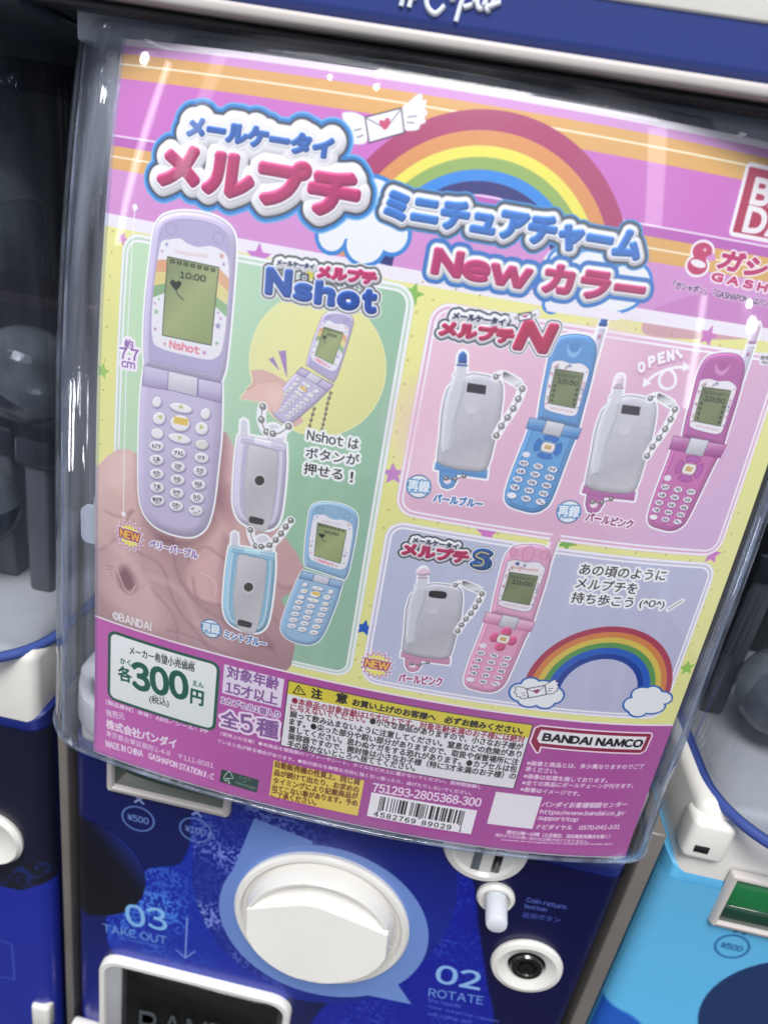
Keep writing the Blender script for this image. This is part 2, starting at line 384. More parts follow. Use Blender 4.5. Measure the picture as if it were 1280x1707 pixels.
# ---- measuring line ------------------------------------------------
line(I, [(225, 345), (206, 857)], (252, 246, 252), 2.6)
for p in ((225, 345), (206, 857)): c = ph([p])[0]; paint(cv, sdf(cv, [ell(c[0], c[1], 7.5, 7.5)]), (252, 246, 252))
for t, b, e, h in (('約', (208, 580), (222, 582), 15), ('7.7', (200, 597), (231, 602), 18), ('cm', (203, 611), (225, 615), 10)):
    s = tshape(I, t, b, e, h, 16); paint(cv, s, (250, 240, 250), grow=8)
for t, b, e, h in (('約', (208, 580), (222, 582), 15), ('7.7', (200, 597), (231, 602), 18), ('cm', (203, 611), (225, 615), 10)):
    tx(I, t, b, e, h, (140, 96, 170), .8)
patch('size_mark', I, [(198, 562), (228, 565), (234, 605), (226, 620), (196, 612)], 'printed size mark reading about 7.7 cm')

# ---- phones ---------------------------------------------------------
zA = (200, 340, 1/5.69); zB = (200, 600, 1/5.505)
def lerpc(a, b, t): return tuple(a[i]+(b[i]-a[i])*t for i in range(3))
def ref(z, q): return [(z[0]+x*z[2], z[1]+y*z[2]) for x, y in q]
RU = ref(zA, [(345, 75), (1105, 215), (960, 1695), (235, 1530)]); RL = ref(zB, [(230, 40), (935, 210), (840, 1680), (190, 1520)])
def shotU(QU): return Fr(*zA, warp=homog(RU, QU) if QU else None)
def shotL(QL): return Fr(*zB, warp=homog(RL, QL) if QL else None)
def lcd(fr, quad, big, style, sc):
    f_ = 1.0 if style == 'shot' else .78
    s = fill(fr, quad, (150, 160, 118), grow=1*sc)
    paint(cv, s, grad(s, [tuple(v*f_ for v in c_) for c_ in ((138, 150, 108), (164, 176, 126), (150, 164, 114))], 45), grow=0)
    paint(cv, Shp(s.x0, s.y0, np.abs(s.d)), (70, 76, 60), grow=1.2*sc, alpha=.8)
    q = np.array(quad, float)
    H = homog([(0, 0), (1, 0), (1, 1), (0, 1)], quad)
    return lambda p: H(p)
DK = (52, 58, 50)
def keypad_shot(fr, c, sc, detail):
    def key(x, y, rx, ry, rot=10, col=(238, 234, 238)):
        e = fr(ell(x, y, rx, ry, rot)); s = sdf(cv, [e], 10)
        paint(cv, s, c['deep'], grow=2.2*sc, feather=3*sc, alpha=.7, off=(1, 2*sc))
        paint(cv, s, puff(s, col, 5*sc, .18, .3))
    key(340, 385, 42, 50); key(785, 493, 45, 52); key(560, 440, 105, 42, 14); key(360, 535, 58, 58); key(553, 580, 90, 74, 12)
    key(750, 628, 60, 58); key(547, 720, 105, 42, 14); key(343, 675, 58, 48, 20); key(752, 777, 60, 45, 10, (228, 222, 216))
    rows = [[(337, 790), (540, 855), (750, 897)], [(337, 917), (535, 980), (735, 1020)], [(340, 1045), (528, 1100), (722, 1145)], [(342, 1170), (523, 1222), (708, 1268)], [(345, 1290), (517, 1340), (697, 1383)]]
    lab = [['もどす', 'アA1', 'けす'], ['1あ', '2か', '3さ'], ['4た', '5な', '6は'], ['7ま', '8や', '9ら'], ['絵文字', '0わ', '*゛。']]
    for r, rr in enumerate(rows):
        for k, (x, y) in enumerate(rr):
            key(x, y, 66, 48)
            w = 42 if len(lab[r][k]) > 2 else 32
            if detail:
                tx(fr, lab[r][k], (x-w, y+4 if 0 < r else y+14), (x+w, y+14 if 0 < r else y+24), 36, (60, 50, 70), .25)
                if 0 < r: tx(fr, 'ABC', (x-24, y+26), (x+22, y+32), 16, (110, 100, 120), .1)
            else:
                line(fr, [(x-30, y-6), (x+32, y+4)], (90, 84, 100), 3.2*sc, alpha=.8); line(fr, [(x-14, y+14), (x+20, y+20)], (120, 112, 130), 1.8*sc, alpha=.7)
    GY = (196, 196, 110)
    fill(fr, [(500, 520), (625, 545), (618, 600), (495, 575)], (232, 196, 96), grow=1)
    fill(fr, [(560, 405), (585, 445), (540, 440)], GY); fill(fr, [(385, 500), (385, 550), (345, 520)], GY); fill(fr, [(735, 590), (770, 618), (735, 640)], GY); fill(fr, [(528, 698), (570, 702), (548, 735)], GY)
def phone_shot(QU, QL, c, sc, detail=False, outline=True, label=None, lower=True, hint=True):
    U = shotU(QU); L = shotL(QL)
    uo = [(235, 1530), (225, 1300), (245, 900), (295, 450), (325, 250), (370, 150), (450, 95), (600, 70), (800, 90), (960, 150), (1060, 240), (1095, 350), (1095, 520), (1060, 1000), (1010, 1500), (975, 1640), (955, 1693)]
    lo = [(932, 210), (935, 400), (925, 700), (895, 1000), (860, 1300), (815, 1480), (760, 1570), (670, 1618), (560, 1615), (420, 1575), (300, 1505), (220, 1400), (182, 1250), (175, 1000), (178, 700), (188, 400), (205, 200), (228, 45)]
    us = sdf(cv, [U(spline(uo, 5, False))], 30); ls = sdf(cv, [L(spline(lo, 5, False))], 30)
    if outline:
        for s in (us, ls): paint(cv, s, (250, 250, 252), grow=5*sc+1)
    paint(cv, ls, c['deep'], grow=.5); paint(cv, ls, puff(ls, c['body'], 26*sc, .22, .35), grow=-.5)
    paint(cv, ls, lerpc(c['body'], (255, 255, 255), .12), grow=-24*sc, feather=8*sc, alpha=.6)
    # hinge barrels
    for q, cc in (([(222, 45), (445, 95), (440, 275), (210, 235)], c['body']), ([(720, 165), (935, 212), (930, 395), (715, 335)], c['body'])):
        s = fill(L, q, c['deep'], grow=1); paint(cv, s, grad(s, [lerpc(cc, (255, 255, 255), .35), cc, lerpc(cc, c['deep'], .7)], 80), grow=-1)
    s = fill(L, [(448, 92), (714, 160), (706, 335), (438, 268)], c['deep'], grow=1.5*sc); paint(cv, s, grad(s, [(236, 232, 240), (214, 208, 220), (190, 184, 200)], 80), grow=-.5)
    keypad_shot(L, c, sc, detail)
    # flip
    paint(cv, us, c['deep'], grow=.5); paint(cv, us, puff(us, c['body'], 20*sc, .25, .45), grow=-.5)
    paint(cv, us, c['flip'], grow=-16*sc, feather=5*sc, alpha=.9)
    paint(cv, Shp(us.x0, us.y0, np.abs(us.d+17*sc)), lerpc(c['deep'], c['body'], .3), grow=.8*sc, alpha=.6)
    fp = [(400, 350), (470, 335), (570, 325), (640, 370), (740, 405), (860, 395), (950, 430), (1020, 500), (1035, 700), (1015, 1000), (1000, 1200), (960, 1400), (920, 1450), (840, 1475), (650, 1440), (450, 1390), (340, 1340), (310, 1280), (300, 1150), (310, 920), (340, 640), (370, 450)]
    fs = fill(U, fp, (236, 232, 240), smooth=True, n=5)
    fm = smask(fs)
    if c.get('rainbow', True):
        for q, cc in (([(340, 525), (460, 525), (450, 640), (330, 650)], (226, 168, 130)), ([(330, 640), (450, 640), (445, 760), (310, 775)], (226, 206, 140)), ([(300, 775), (445, 750), (430, 840), (300, 890)], (140, 176, 128)),
                      ([(935, 600), (1050, 720), (1050, 850), (930, 740)], (226, 176, 140)), ([(925, 735), (1050, 850), (1040, 960), (915, 880)], (226, 214, 150)), ([(915, 880), (1040, 970), (1020, 1080), (905, 970)], (150, 186, 140))):
            fill(U, q, cc, mask=fm)
    for x, y in ((640, 470), (560, 455), (800, 490), (720, 480)): fill(U, ell(x, y, 46, 16, 10), (222, 190, 190), alpha=.55, feather=6*sc)
    rr = np.random.RandomState(2)
    for x, y, k in ((445, 380, 1), (400, 445, .7), (965, 490, 1.3), (985, 570, .8), (345, 1020, 1.3), (330, 940, .7), (370, 900, .7), (335, 1185, 1), (930, 1155, 1.5), (955, 1085, .8), (920, 1320, 1), (425, 1325, 1), (800, 1410, 1.2), (930, 1030, .7)):
        cc = [(150, 150, 200), (214, 160, 150), (150, 190, 150), (200, 150, 190)][rr.randint(4)]
        p = U([(x, y)])[0]; paint(cv, sdf(cv, [star(p[0], p[1], 5.5*k*sc+.8, 5, .45)]), cc)
    quad = [(453, 497), (938, 600), (866, 1338), (403, 1242)]
    lcd(U, quad, True, 'shot', sc)
    for k in range(7):
        x = 500+k*64; y = 540+k*13.5
        fill(U, [(x-22, y-20), (x+22, y-12), (x+20, y+24), (x-24, y+16)], DK, alpha=.8); fill(U, [(x-9, y-6), (x+9, y-3), (x+8, y+8), (x-10, y+5)], (160, 172, 124), alpha=.8)
    tx(U, '10:00', (568, 696), (812, 738), 58, DK, .6*sc)
    hp = [(530, 815), (480, 755), (485, 725), (510, 718), (532, 738), (560, 725), (582, 742), (578, 770)]
    fill(U, hp, DK, smooth=True, n=4); line(U, [(535, 812), (540, 840), (560, 868), (600, 905)], DK, 2.4*sc, smooth=True)
    tx(U, 'Nshot', (470, 1362), (752, 1424), 74, (226, 130, 150), .9*sc, halo=((2.2*sc, (246, 226, 232)),))
    for x, y in ((490, 235), (935, 320)): paint(cv, (lambda s: Shp(s.x0, s.y0, np.abs(s.d)))(sdf(cv, [U(ell(x, y, 52, 56))], 6)), c['deep'], grow=.9, alpha=.45)
    p = L([(185, 260), (932, 380)])
    if label:
        PATCH.append(('printed_phone', label, np.vstack([U([(235, 1530), (225, 1300), (295, 450), (370, 150), (600, 70), (960, 150), (1095, 350), (1060, 1000), (960, 1690)]), L([(935, 400), (895, 1000), (815, 1480), (670, 1618), (420, 1575), (220, 1400), (175, 1000), (188, 300)])]), 3))
LILAC = dict(body=(198, 186, 216), flip=(180, 172, 208), deep=(134, 120, 164))
MINT = dict(body=(152, 186, 218), flip=(150, 184, 212), deep=(86, 116, 160), rainbow=False)
phone_shot(None, None, LILAC, 1.0, detail=True, label='open lilac flip phone, the largest on the sheet')
phone_shot([(519, 836), (598, 853), (575, 966), (509, 944)], [(505, 951), (571, 969), (533, 1082), (462, 1062)], MINT, .5, label='open mint blue flip phone beside its folded twin')

# yellow speech circle with the small lilac phone
zs = Fr(400, 480, 1/4.923)
ca, cb = q_sv(415, 605), q_sv(639, 645); cen = ((ca+cb)/2-np.array([PS0, PV1]))*np.array([RES, -RES]); rad = abs(cb[0]-ca[0])/2*RES
cen[1] = (PV1-q_sv(530, 612)[1])*RES
circ = ell(cen[0], cen[1], rad, rad, 0, 60)
tail = zs([(95, 690), (108, 765), (0, 905), (195, 940), (340, 1090), (500, 900)])
bs = union([sdf(cv, [circ], 8), sdf(cv, [tail], 8)]); paint(cv, bs, (244, 236, 180), grow=2); paint(cv, bs, grad(bs, [(232, 232, 168), (236, 232, 160), (222, 222, 150)], 20))
bm = smask(bs)
fill(zs, [(90, 672), (180, 668), (270, 700), (340, 740), (420, 800), (480, 1000), (520, 1100), (430, 1150), (300, 1080), (195, 950), (0, 912), (108, 765)], (222, 180, 172), mask=bm, smooth=False)
fill(zs, [(60, 840), (130, 800), (250, 770), (320, 775), (350, 820), (345, 900), (310, 1010), (240, 1010), (150, 940)], (236, 196, 184), smooth=True, mask=bm, feather=4)
line(zs, [(60, 830), (160, 800), (300, 772), (350, 830)], (170, 116, 120), 3, smooth=True, mask=bm, feather=3)
phone_shot([(540, 519), (592, 528), (556, 638), (510, 608)], [(503, 612), (556, 641), (478, 716), (446, 680)], LILAC, .42, outline=False, label='small open lilac flip phone held by fingers')
fill(zs, [(60, 840), (130, 800), (250, 770), (320, 775), (355, 830), (350, 900), (310, 1010), (250, 1010), (150, 940), (20, 900)], (234, 192, 182), smooth=True, mask=bm, feather=2)
fill(zs, [(230, 850), (310, 840), (345, 880), (300, 960), (240, 950)], (240, 206, 196), smooth=True, mask=bm, feather=24, alpha=.8)
PUV = (168, 134, 190)
fill(zs, [(235, 585), (275, 565), (328, 682)], PUV); fill(zs, [(315, 518), (378, 512), (388, 745)], PUV)
BP = [(70, 500), (180, 220), (420, 140), (700, 160), (950, 240), (1120, 400), (1180, 650), (1100, 950), (850, 1170), (600, 1190), (400, 1120), (195, 940), (0, 905), (108, 765)]
PATCH.append(('speech_circle', 'pale yellow speech circle with fingers pressing a small phone', zs(BP), 2))
# ---- bead chains ------------------------------------------------------
def chain(fr, pts, r, col=(150, 148, 148), step=2.5, halo=True):
    P = fr(spline(pts, 10, closed=False)); seg = np.r_[0, np.cumsum(np.linalg.norm(np.diff(P, axis=0), axis=1))]
    n = max(2, int(seg[-1]/(r*step))); t = np.linspace(0, seg[-1], n)
    X = np.interp(t, seg, P[:, 0]); Y = np.interp(t, seg, P[:, 1])
    if halo:
        s = sdf(cv, [P], r*3, closed=False); paint(cv, s, (248, 246, 250), grow=r+4)
    s = sdf(cv, [P], 4, closed=False); paint(cv, s, (90, 86, 84), grow=1)
    for x, y in zip(X, Y):
        s = sdf(cv, [ell(x, y, r, r, 0, 14)], 3); paint(cv, s, (60, 58, 58)); paint(cv, s, col, grow=-1.4)
        s = sdf(cv, [ell(x-r*.25, y-r*.3, r*.4, r*.35, 0, 8)], 3); paint(cv, s, (240, 238, 236))
# chains of the folded phones in the green panel
z2 = Fr(380, 660, 1/5.333); zc = Fr(350, 860, 1/4.741)
chain(zs, [(745, 860), (720, 940), (700, 1040), (672, 1160)], 4, (120, 112, 90), 2.6, halo=False); chain(zs, [(610, 990), (590, 1060), (572, 1130)], 4, (120, 112, 90), 2.6, halo=False)
def folded_shot(dst, c, sc, label):
    fr = Fr(380, 660, 1/5.333, warp=homog(ref((380, 660, 1/5.333), [(140, 210), (510, 430), (480, 1230), (55, 1130)]), dst) if dst else None)
    body = [(90, 385), (115, 350), (240, 365), (340, 385), (500, 420), (515, 450), (518, 620), (500, 850), (472, 1050), (430, 1150), (350, 1190), (220, 1170), (110, 1110), (62, 1020), (48, 900), (62, 620)]
    ant = [(110, 360), (118, 225), (140, 208), (168, 225), (178, 360)]; tab = ell(402, 310, 60, 58)
    s = union([sdf(cv, [fr(spline(body, 5))], 30), sdf(cv, [fr(ant)], 30), sdf(cv, [fr(tab)], 30), sdf(cv, [fr([(345, 320), (500, 330), (500, 430), (345, 400)])], 30)])
    paint(cv, s, (250, 250, 252), grow=6*sc+1)
    for q in (ant, tab, [(345, 320), (498, 330), (498, 430), (345, 400)]): fill(fr, q, (222, 218, 232))
    b = fill(fr, spline(body, 5), c['deep'], grow=0); paint(cv, b, puff(b, c['body'], 18*sc, .35, .6), grow=-1)
    paint(cv, Shp(b.x0, b.y0, np.abs(b.d+14*sc)), (244, 244, 250), grow=2.2*sc, feather=4*sc, alpha=.6)
    paint(cv, Shp(b.x0, b.y0, np.abs(b.d+24*sc)), c['deep'], grow=1.4*sc, feather=5*sc, alpha=.35)
    m = fill(fr, spline([(185, 440), (300, 455), (430, 490), (440, 600), (420, 850), (350, 1185), (200, 1160), (150, 1000), (143, 800), (168, 600)], 5), (196, 192, 198), grow=1)
    paint(cv, m, grad(m, [(214, 210, 214), (190, 188, 194), (206, 202, 206)], 60), mask=smask(b, -2))
    paint(cv, Shp(m.x0, m.y0, np.abs(m.d)), (160, 156, 170), grow=.8, alpha=.7)
    fill(fr, [(120, 345), (235, 365), (235, 418), (112, 405)], c['body']); fill(fr, [(385, 405), (512, 430), (508, 490), (382, 465)], c['body'])
    line(fr, [(125, 360), (232, 380)], (238, 238, 248), 3*sc); line(fr, [(390, 425), (500, 447)], (238, 238, 248), 3*sc); line(fr, [(112, 410), (232, 425), (380, 470), (508, 495)], c['deep'], 2*sc, alpha=.6)
    fill(fr, ell(285, 752, 54, 62), (208, 206, 206)); fill(fr, ell(282, 752, 43, 43), (70, 64, 64))
    fill(fr, spline([(190, 1080), (215, 1070), (310, 1095), (320, 1110), (312, 1140), (290, 1145), (200, 1128), (188, 1110)], 4), (66, 62, 64))
    tx(fr, 'flip petit shot', (195, 845), (388, 880), 20, (206, 160, 175), -.1)
    PATCH.append(('printed_phone', label, fr([(90, 385), (118, 225), (168, 225), (178, 360), (345, 360), (350, 270), (440, 260), (460, 330), (515, 440), (518, 620), (472, 1050), (350, 1190), (220, 1170), (62, 1020), (48, 900)]), 3))
folded_shot(None, dict(body=(208, 200, 224), deep=(134, 120, 164)), .95, 'folded lilac phone on a bead chain')
chain(z2, [(310, 95), (298, 160), (298, 215), (318, 280), (345, 320)], 8.5); chain(z2, [(400, 335), (455, 330), (505, 300), (540, 270)], 8.5)
folded_shot([(391, 887), (457, 923), (449, 1063), (373, 1042)], dict(body=(154, 198, 222), deep=(80, 130, 168)), .85, 'folded mint blue phone on a bead chain')
chain(zc, [(320, 110), (325, 150), (338, 190), (362, 238)], 8); chain(zc, [(405, 243), (450, 240), (495, 215), (560, 145), (610, 70), (640, 35)], 8)

# ---- N and S style phones -----------------------------------------------
def phone_n(QU, QL, c, sc, kind, time, label):
    sq = [(0, 0), (1, 0), (1, 1), (0, 1)]
    U = Fr(warp=homog(sq, QU)); L = Fr(warp=homog(sq, QL))
    uo = [(0, 1), (-.01, .75), (.0, .45), (.02, .2), (.12, .05), (.3, .0), (.55, -.02), (.8, .0), (.95, .1), (1.0, .28), (1.01, .5), (1.0, .8), (1, 1)]
    lo = [(0, 0), (1, 0), (.98, .2), (.98, .5), (.97, .82), (.88, .94), (.7, 1), (.4, 1.0), (.15, .97), (.03, .86), (0, .6), (.01, .2)]
    if kind == 'S': antx, anty = .93, .02
    else: antx, anty = .95, -.02
    us = sdf(cv, [U(np.vstack([[(0, 1)], spline(uo[1:-1], 5, False), [(1, 1)]]))], 30)
    ls = sdf(cv, [L(np.vstack([[(0, 0), (1, 0)], spline(lo[2:], 5, False)]))], 30)
    ant = sdf(cv, [U([(antx-.1, .25), (antx-.06, anty-.1), (antx+.0, anty-.13), (antx+.08, anty-.1), (antx+.06, .25)])], 20)
    for s in (us, ls, ant): paint(cv, s, (250, 250, 252), grow=6*sc)
    paint(cv, ant, puff(ant, (206, 202, 220) if kind != 'S' else (226, 178, 204), 6, .3, .5))
    if kind == 'N':
        s = fill(U, [(antx-.04, anty-.27), (antx+.04, anty-.31), (antx+.09, anty-.27), (antx+.08, anty-.1), (antx-.06, anty-.1)], (250, 250, 252), grow=4, smooth=False)
        paint(cv, s, puff(s, c['ant'], 8, .4, .6)); line(U, [(antx-.05, anty-.12), (antx+.08, anty-.12)], c['ant2'], 5)
        fill(U, ell(antx+.0, anty+.0, .03, .025), (190, 120, 150))
    elif kind == 'S':
        s = fill(U, [(antx-.08, anty-.1), (antx-.05, anty-.17), (antx+.02, anty-.19), (antx+.09, anty-.16), (antx+.1, anty-.1)], (226, 178, 204), smooth=False, grow=2)
    paint(cv, ls, c['deep'], grow=.6); paint(cv, ls, puff(ls, c['body'], 14*sc, .3, .4), grow=-1)
    paint(cv, Shp(ls.x0, ls.y0, np.abs(ls.d+12*sc)), c['deep'], grow=1.0, alpha=.55)
    paint(cv, us, c['deep'], grow=.6); paint(cv, us, puff(us, c['flip'], 14*sc, .3, .45), grow=-1)
    if kind == 'N':
        s = fill(U, spline([(.35, .1), (.45, .16), (.55, .17), (.68, .1), (.6, .2), (.5, .22), (.4, .19)], 4), c['hi'], alpha=.8, feather=3)
        for k in range(3): line(U, [(.46+k*.06, .07), (.44+k*.06, .15)], c['deep'], 2, alpha=.5)
    else:
        for x, r in ((.18, .07), (.5, .12), (.82, .07)):
            s = sdf(cv, [U(ell(x, .1, r, r*.8))], 5); paint(cv, s, c['body']); paint(cv, Shp(s.x0, s.y0, np.abs(s.d)), c['deep'], grow=.8, alpha=.7)
    top = .27 if kind == 'N' else .2
    fp = [(.12, top+.03), (.3, top), (.5, top+.015), (.72, top-.01 if kind == 'S' else top), (.88, top+.04), (.92, top+.1), (.9, .6), (.88, .82), (.78, .88), (.5, .885), (.2, .87), (.1, .82), (.08, .6), (.1, top+.1)]
    fs = sdf(cv, [U(spline(fp, 5))], 5); paint(cv, fs, c['deep'] if kind == 'N' else (90, 90, 130), grow=1.5, alpha=.7); paint(cv, fs, (236, 230, 236))
    rr = np.random.RandomState(7)
    for k in range(22):
        x, y = (rr.uniform(.13, .86), rr.uniform(top+.03, .37)) if k % 3 == 0 else ((rr.choice([.14, .87]), rr.uniform(.35, .8)))
        p = U([(x, y)])[0]; paint(cv, sdf(cv, [star(p[0], p[1], rr.uniform(2.5, 7)*sc, 5, .45, rr.uniform(-100, -60))]), [(196, 120, 150), (120, 128, 170), (150, 160, 140), (216, 170, 190)][rr.randint(4)])
    q = [(.2, .37), (.82, .37), (.81, .78), (.18, .78)]
    lcd(U, q, False, kind, sc)
    tx(U, 'Sweetmail031', (.24, .445), (.8, .445), .045, DK, 0); tx(U, time, (.3, .52), (.76, .52), .055, DK, .6)
    if kind == 'N':
        for k in range(4):
            for x in (.26, .76): fill(U, ell(x, .56+.06*k, .03, .02), DK, alpha=.85)
    tx(U, 'keitai petit No.031', (.25, .85), (.8, .85), .035, (190, 130, 150), 0)
    if kind == 'S': tx(U, 'mail de petit', (.25, .325), (.8, .325), .05, (206, 150, 130), .3); p = U([(.33, .245)])[0]; paint(cv, sdf(cv, [star(p[0], p[1], 8, 5, .45)]), (50, 70, 140))
    # hinge
    for a, b, cc in ((-.04, .3, c['flip']), (.68, 1.03, c['flip'])):
        s = fill(L, [(a, -.02), (b, -.02), (b, .1), (a, .1)], c['deep'], grow=1.5); paint(cv, s, grad(s, [lerpc(cc, (255, 255, 255), .5), cc, lerpc(cc, c['deep'], .8)], 80))
    s = fill(L, [(.31, -.03), (.67, -.03), (.67, .115), (.31, .115)], (120, 116, 130), grow=1.5); paint(cv, s, grad(s, [(232, 232, 236), (200, 198, 206), (176, 172, 184)], 80))
    # navigation ring
    cx, cy, R = .52, .26, .27
    if kind == 'N':
        for a0 in (0, 90, 180, 270):
            A = np.radians(np.linspace(a0-33, a0+33, 8)); pr = [(cx+math.cos(a)*R, cy+math.sin(a)*R*.48) for a in A]+[(cx+math.cos(a)*R*.66, cy+math.sin(a)*R*.48*.66) for a in A[::-1]]
            s = fill(L, pr, c['deep'], grow=2); paint(cv, s, c['nav'], grow=.5)
    else:
        for a0 in (0, 90, 180, 270):
            a = math.radians(a0); s = fill(L, ell(cx+math.cos(a)*R*.72, cy+math.sin(a)*R*.72*.5, .11 if a0 % 180 else .1, .058, 0), c['deep'], grow=1.5); paint(cv, s, puff(s, c['nav'], 7, .3, .3), grow=1)
    s = fill(L, rrect(cx-.13, cy-.05, cx+.13, cy+.05, .05), (150, 140, 130), grow=1.5); paint(cv, s, (240, 232, 232)); fill(L, [(cx-.07, cy-.025), (cx+.07, cy-.025), (cx+.07, cy+.025), (cx-.07, cy+.025)], (206, 170, 110))
    fill(L, ell(.15, .39, .08, .032), (232, 228, 236))
    lab = [['もどす', 'アA1', 'けす'], ['1あ', '2か', '3さ'], ['4た', '5な', '6は'], ['7ま', '8や', '9ら'], ['', '0わ', '*。']]
    for r in range(5):
        for k in range(3):
            x = .17+k*.3+(.0 if r else 0); y = .49+r*.094
            e = sdf(cv, [L(ell(x, y, .1, .034))], 5); paint(cv, e, c['deep'], grow=1.5, alpha=.7, off=(1, 1)); paint(cv, e, (240, 236, 242))
            if lab[r][k]: tx(L, lab[r][k], (x-.06, y+.016), (x+.06, y+.016), .032, (56, 48, 70), .35)
    line(L, [(.46, .93), (.5, .93)], c['deep'], 2)
    PATCH.append(('printed_phone', label, np.vstack([U([(0, 1), (-.01, .5), (.02, .2), (.2, 0), (.82, -.01), (antx-.03, anty-.25), (antx+.08, anty-.25), (1.01, .3), (1, 1)]), L([(1, .02), (.98, .5), (.95, .85), (.7, 1), (.3, 1), (.03, .86), (0, .3)])]), 3))
BLUE = dict(body=(94, 158, 214), flip=(96, 150, 206), deep=(40, 84, 150), hi=(150, 190, 230), nav=(40, 112, 196), ant=(60, 100, 170), ant2=(40, 80, 150))
MAG = dict(body=(200, 112, 174), flip=(182, 102, 164), deep=(132, 50, 116), hi=(220, 160, 200), nav=(182, 92, 172), ant=(214, 186, 210), ant2=(180, 130, 170))
ROSE = dict(body=(228, 160, 192), flip=(226, 164, 196), deep=(176, 96, 140), hi=(244, 200, 220), nav=(216, 88, 136), ant=(226, 178, 204), ant2=(200, 150, 180))
phone_n([(921, 555), (1002, 565), (965, 712), (896, 697)], [(886, 700), (965, 717), (912, 860), (832, 842)], BLUE, .85, 'N', '10:50', 'open blue flip phone with antenna')
phone_n([(1170, 588), (1250, 594), (1206, 743), (1137, 727)], [(1125, 731), (1206, 745), (1137, 889), (1072, 876)], MAG, .85, 'N', '10:50', 'open magenta flip phone at the right of the pink panel')
phone_n([(845, 906), (926, 914), (889, 1036), (819, 1021)], [(813, 1024), (888, 1040), (836, 1158), (766, 1146)], ROSE, .85, 'S', '10:00', 'open rose flip phone with petal keys')

def folded_n(dst, c, sc, kind, label):
    R4 = ref((700, 480, 1/4.492), [(322, 470), (615, 720), (495, 1425), (110, 1360)])
    fr = Fr(700, 480, 1/4.492, warp=homog(R4, dst) if dst else None)
    body = [(250, 700), (262, 640), (345, 650), (400, 640), (500, 655), (575, 680), (612, 720), (618, 800), (608, 900), (585, 1060), (555, 1160), (520, 1300), (480, 1365), (380, 1370), (240, 1350), (140, 1310), (132, 1250), (150, 1100), (168, 900), (205, 760)]
    ant = [(262, 700), (288, 500), (305, 475), (325, 470), (345, 480), (352, 500), (345, 700)]
    hin = [(118, 1300), (508, 1362), (498, 1428), (378, 1412), (235, 1390), (108, 1358)]
    tab = [(150, 1370), (145, 1440), (165, 1490), (205, 1505), (245, 1490), (270, 1450), (275, 1380)]
    S = [sdf(cv, [fr(q)], 30) for q in (spline(body, 5), ant, hin, tab)]
    paint(cv, union(S), (250, 250, 252), grow=6*sc)
    paint(cv, S[3], c['deep'], grow=1); paint(cv, S[3], c['flip'], grow=-1); fill(fr, ell(205, 1445, 28, 22), (240, 220, 230))
    paint(cv, S[2], grad(S[2], [lerpc(c['flip'], (255, 255, 255), .3), c['flip'], c['deep']], 85))
    b = S[0]; paint(cv, b, (120, 116, 136), grow=.8); al = (200, 197, 207)
    col = grad(b, [(212, 210, 220), al, (184, 181, 190), (202, 198, 204)], 70)
    h, w = b.d.shape; nz = noise(h, w, 10, 5, 2)[..., None]
    gy, gx = np.gradient(b.d); t = np.clip(-b.d/(16*sc), 0, 1); k = (gx*-.5+gy*-.85)*(1-t)
    paint(cv, b, np.clip(col*(1+.2*k[..., None]+.05*(nz-.5)), 0, 1), grow=-1)
    # side barrel of the antenna
    bar = [(262, 640), (300, 600), (345, 640), (330, 800), (270, 1000), (235, 1210), (200, 1235), (165, 1220), (160, 1100), (190, 850), (225, 720)]
    s = fill(fr, spline(bar, 5), (206, 206, 216), feather=3); paint(cv, s, puff(s, (208, 208, 216), 12*sc, .3, .3), grow=-1, feather=2)
    s = S[1]; paint(cv, s, (216, 214, 224)); 
    s = fill(fr, [(282, 560), (292, 495), (322, 470), (350, 500), (350, 565)], c['ant'], grow=0) if kind != 'S' else fill(fr, spline([(268, 545), (262, 500), (290, 472), (325, 462), (355, 478), (378, 520), (372, 548), (320, 556)], 4), (232, 206, 224))
    paint(cv, s, puff(s, c['ant'] if kind != 'S' else (232, 206, 224), 9*sc, .35, .5))
    line(fr, [(278, 575), (350, 580)], c['ant2'], 4.5*sc)
    if kind != 'S':
        s = fill(fr, [(362, 716), (490, 735), (484, 790), (354, 772)], (44, 34, 44), grow=2)
    else:
        s = fill(fr, spline([(362, 730), (380, 712), (470, 722), (496, 745), (490, 775), (470, 786), (380, 770), (360, 755)], 4), (20, 18, 28), grow=1)
    for k in range(4): line(fr, [(345+k*22, 870-k*2), (362+k*16, 930)], (222, 220, 230), 3*sc, alpha=.7, feather=3)
    # connector and beads
    chain(fr, [(568, 665), (600, 650), (635, 655)], 7.5*sc, step=3)
    s = fill(fr, spline([(622, 640), (640, 628), (740, 680), (765, 710), (758, 742), (735, 745), (640, 690), (620, 665)], 4), (250, 250, 252), grow=4*sc)
    paint(cv, s, grad(s, [(60, 56, 60), (200, 198, 200), (236, 236, 238), (90, 88, 90)], 60))
    chain(fr, [(765, 755), (745, 810), (722, 860), (695, 910), (665, 958), (630, 1003), (600, 1052), (572, 1105)], 8.5*sc, step=2.45)
    chain(fr, [(195, 1425), (235, 1432), (285, 1425), (330, 1408)], 6.5*sc, (130, 128, 126), halo=False)
    PATCH.append(('printed_phone', label, fr([(262, 640), (288, 490), (320, 468), (352, 500), (350, 645), (500, 655), (612, 720), (618, 800), (585, 1060), (520, 1300), (505, 1370), (495, 1428), (280, 1400), (250, 1490), (165, 1490), (150, 1380), (108, 1358), (118, 1290), (150, 1100), (205, 760)]), 3))
folded_n(None, BLUE, .9, 'N', 'folded silver phone with blue antenna tip')
zp = (940, 540, 1/3.765); zq = (640, 880, 1/4.571)
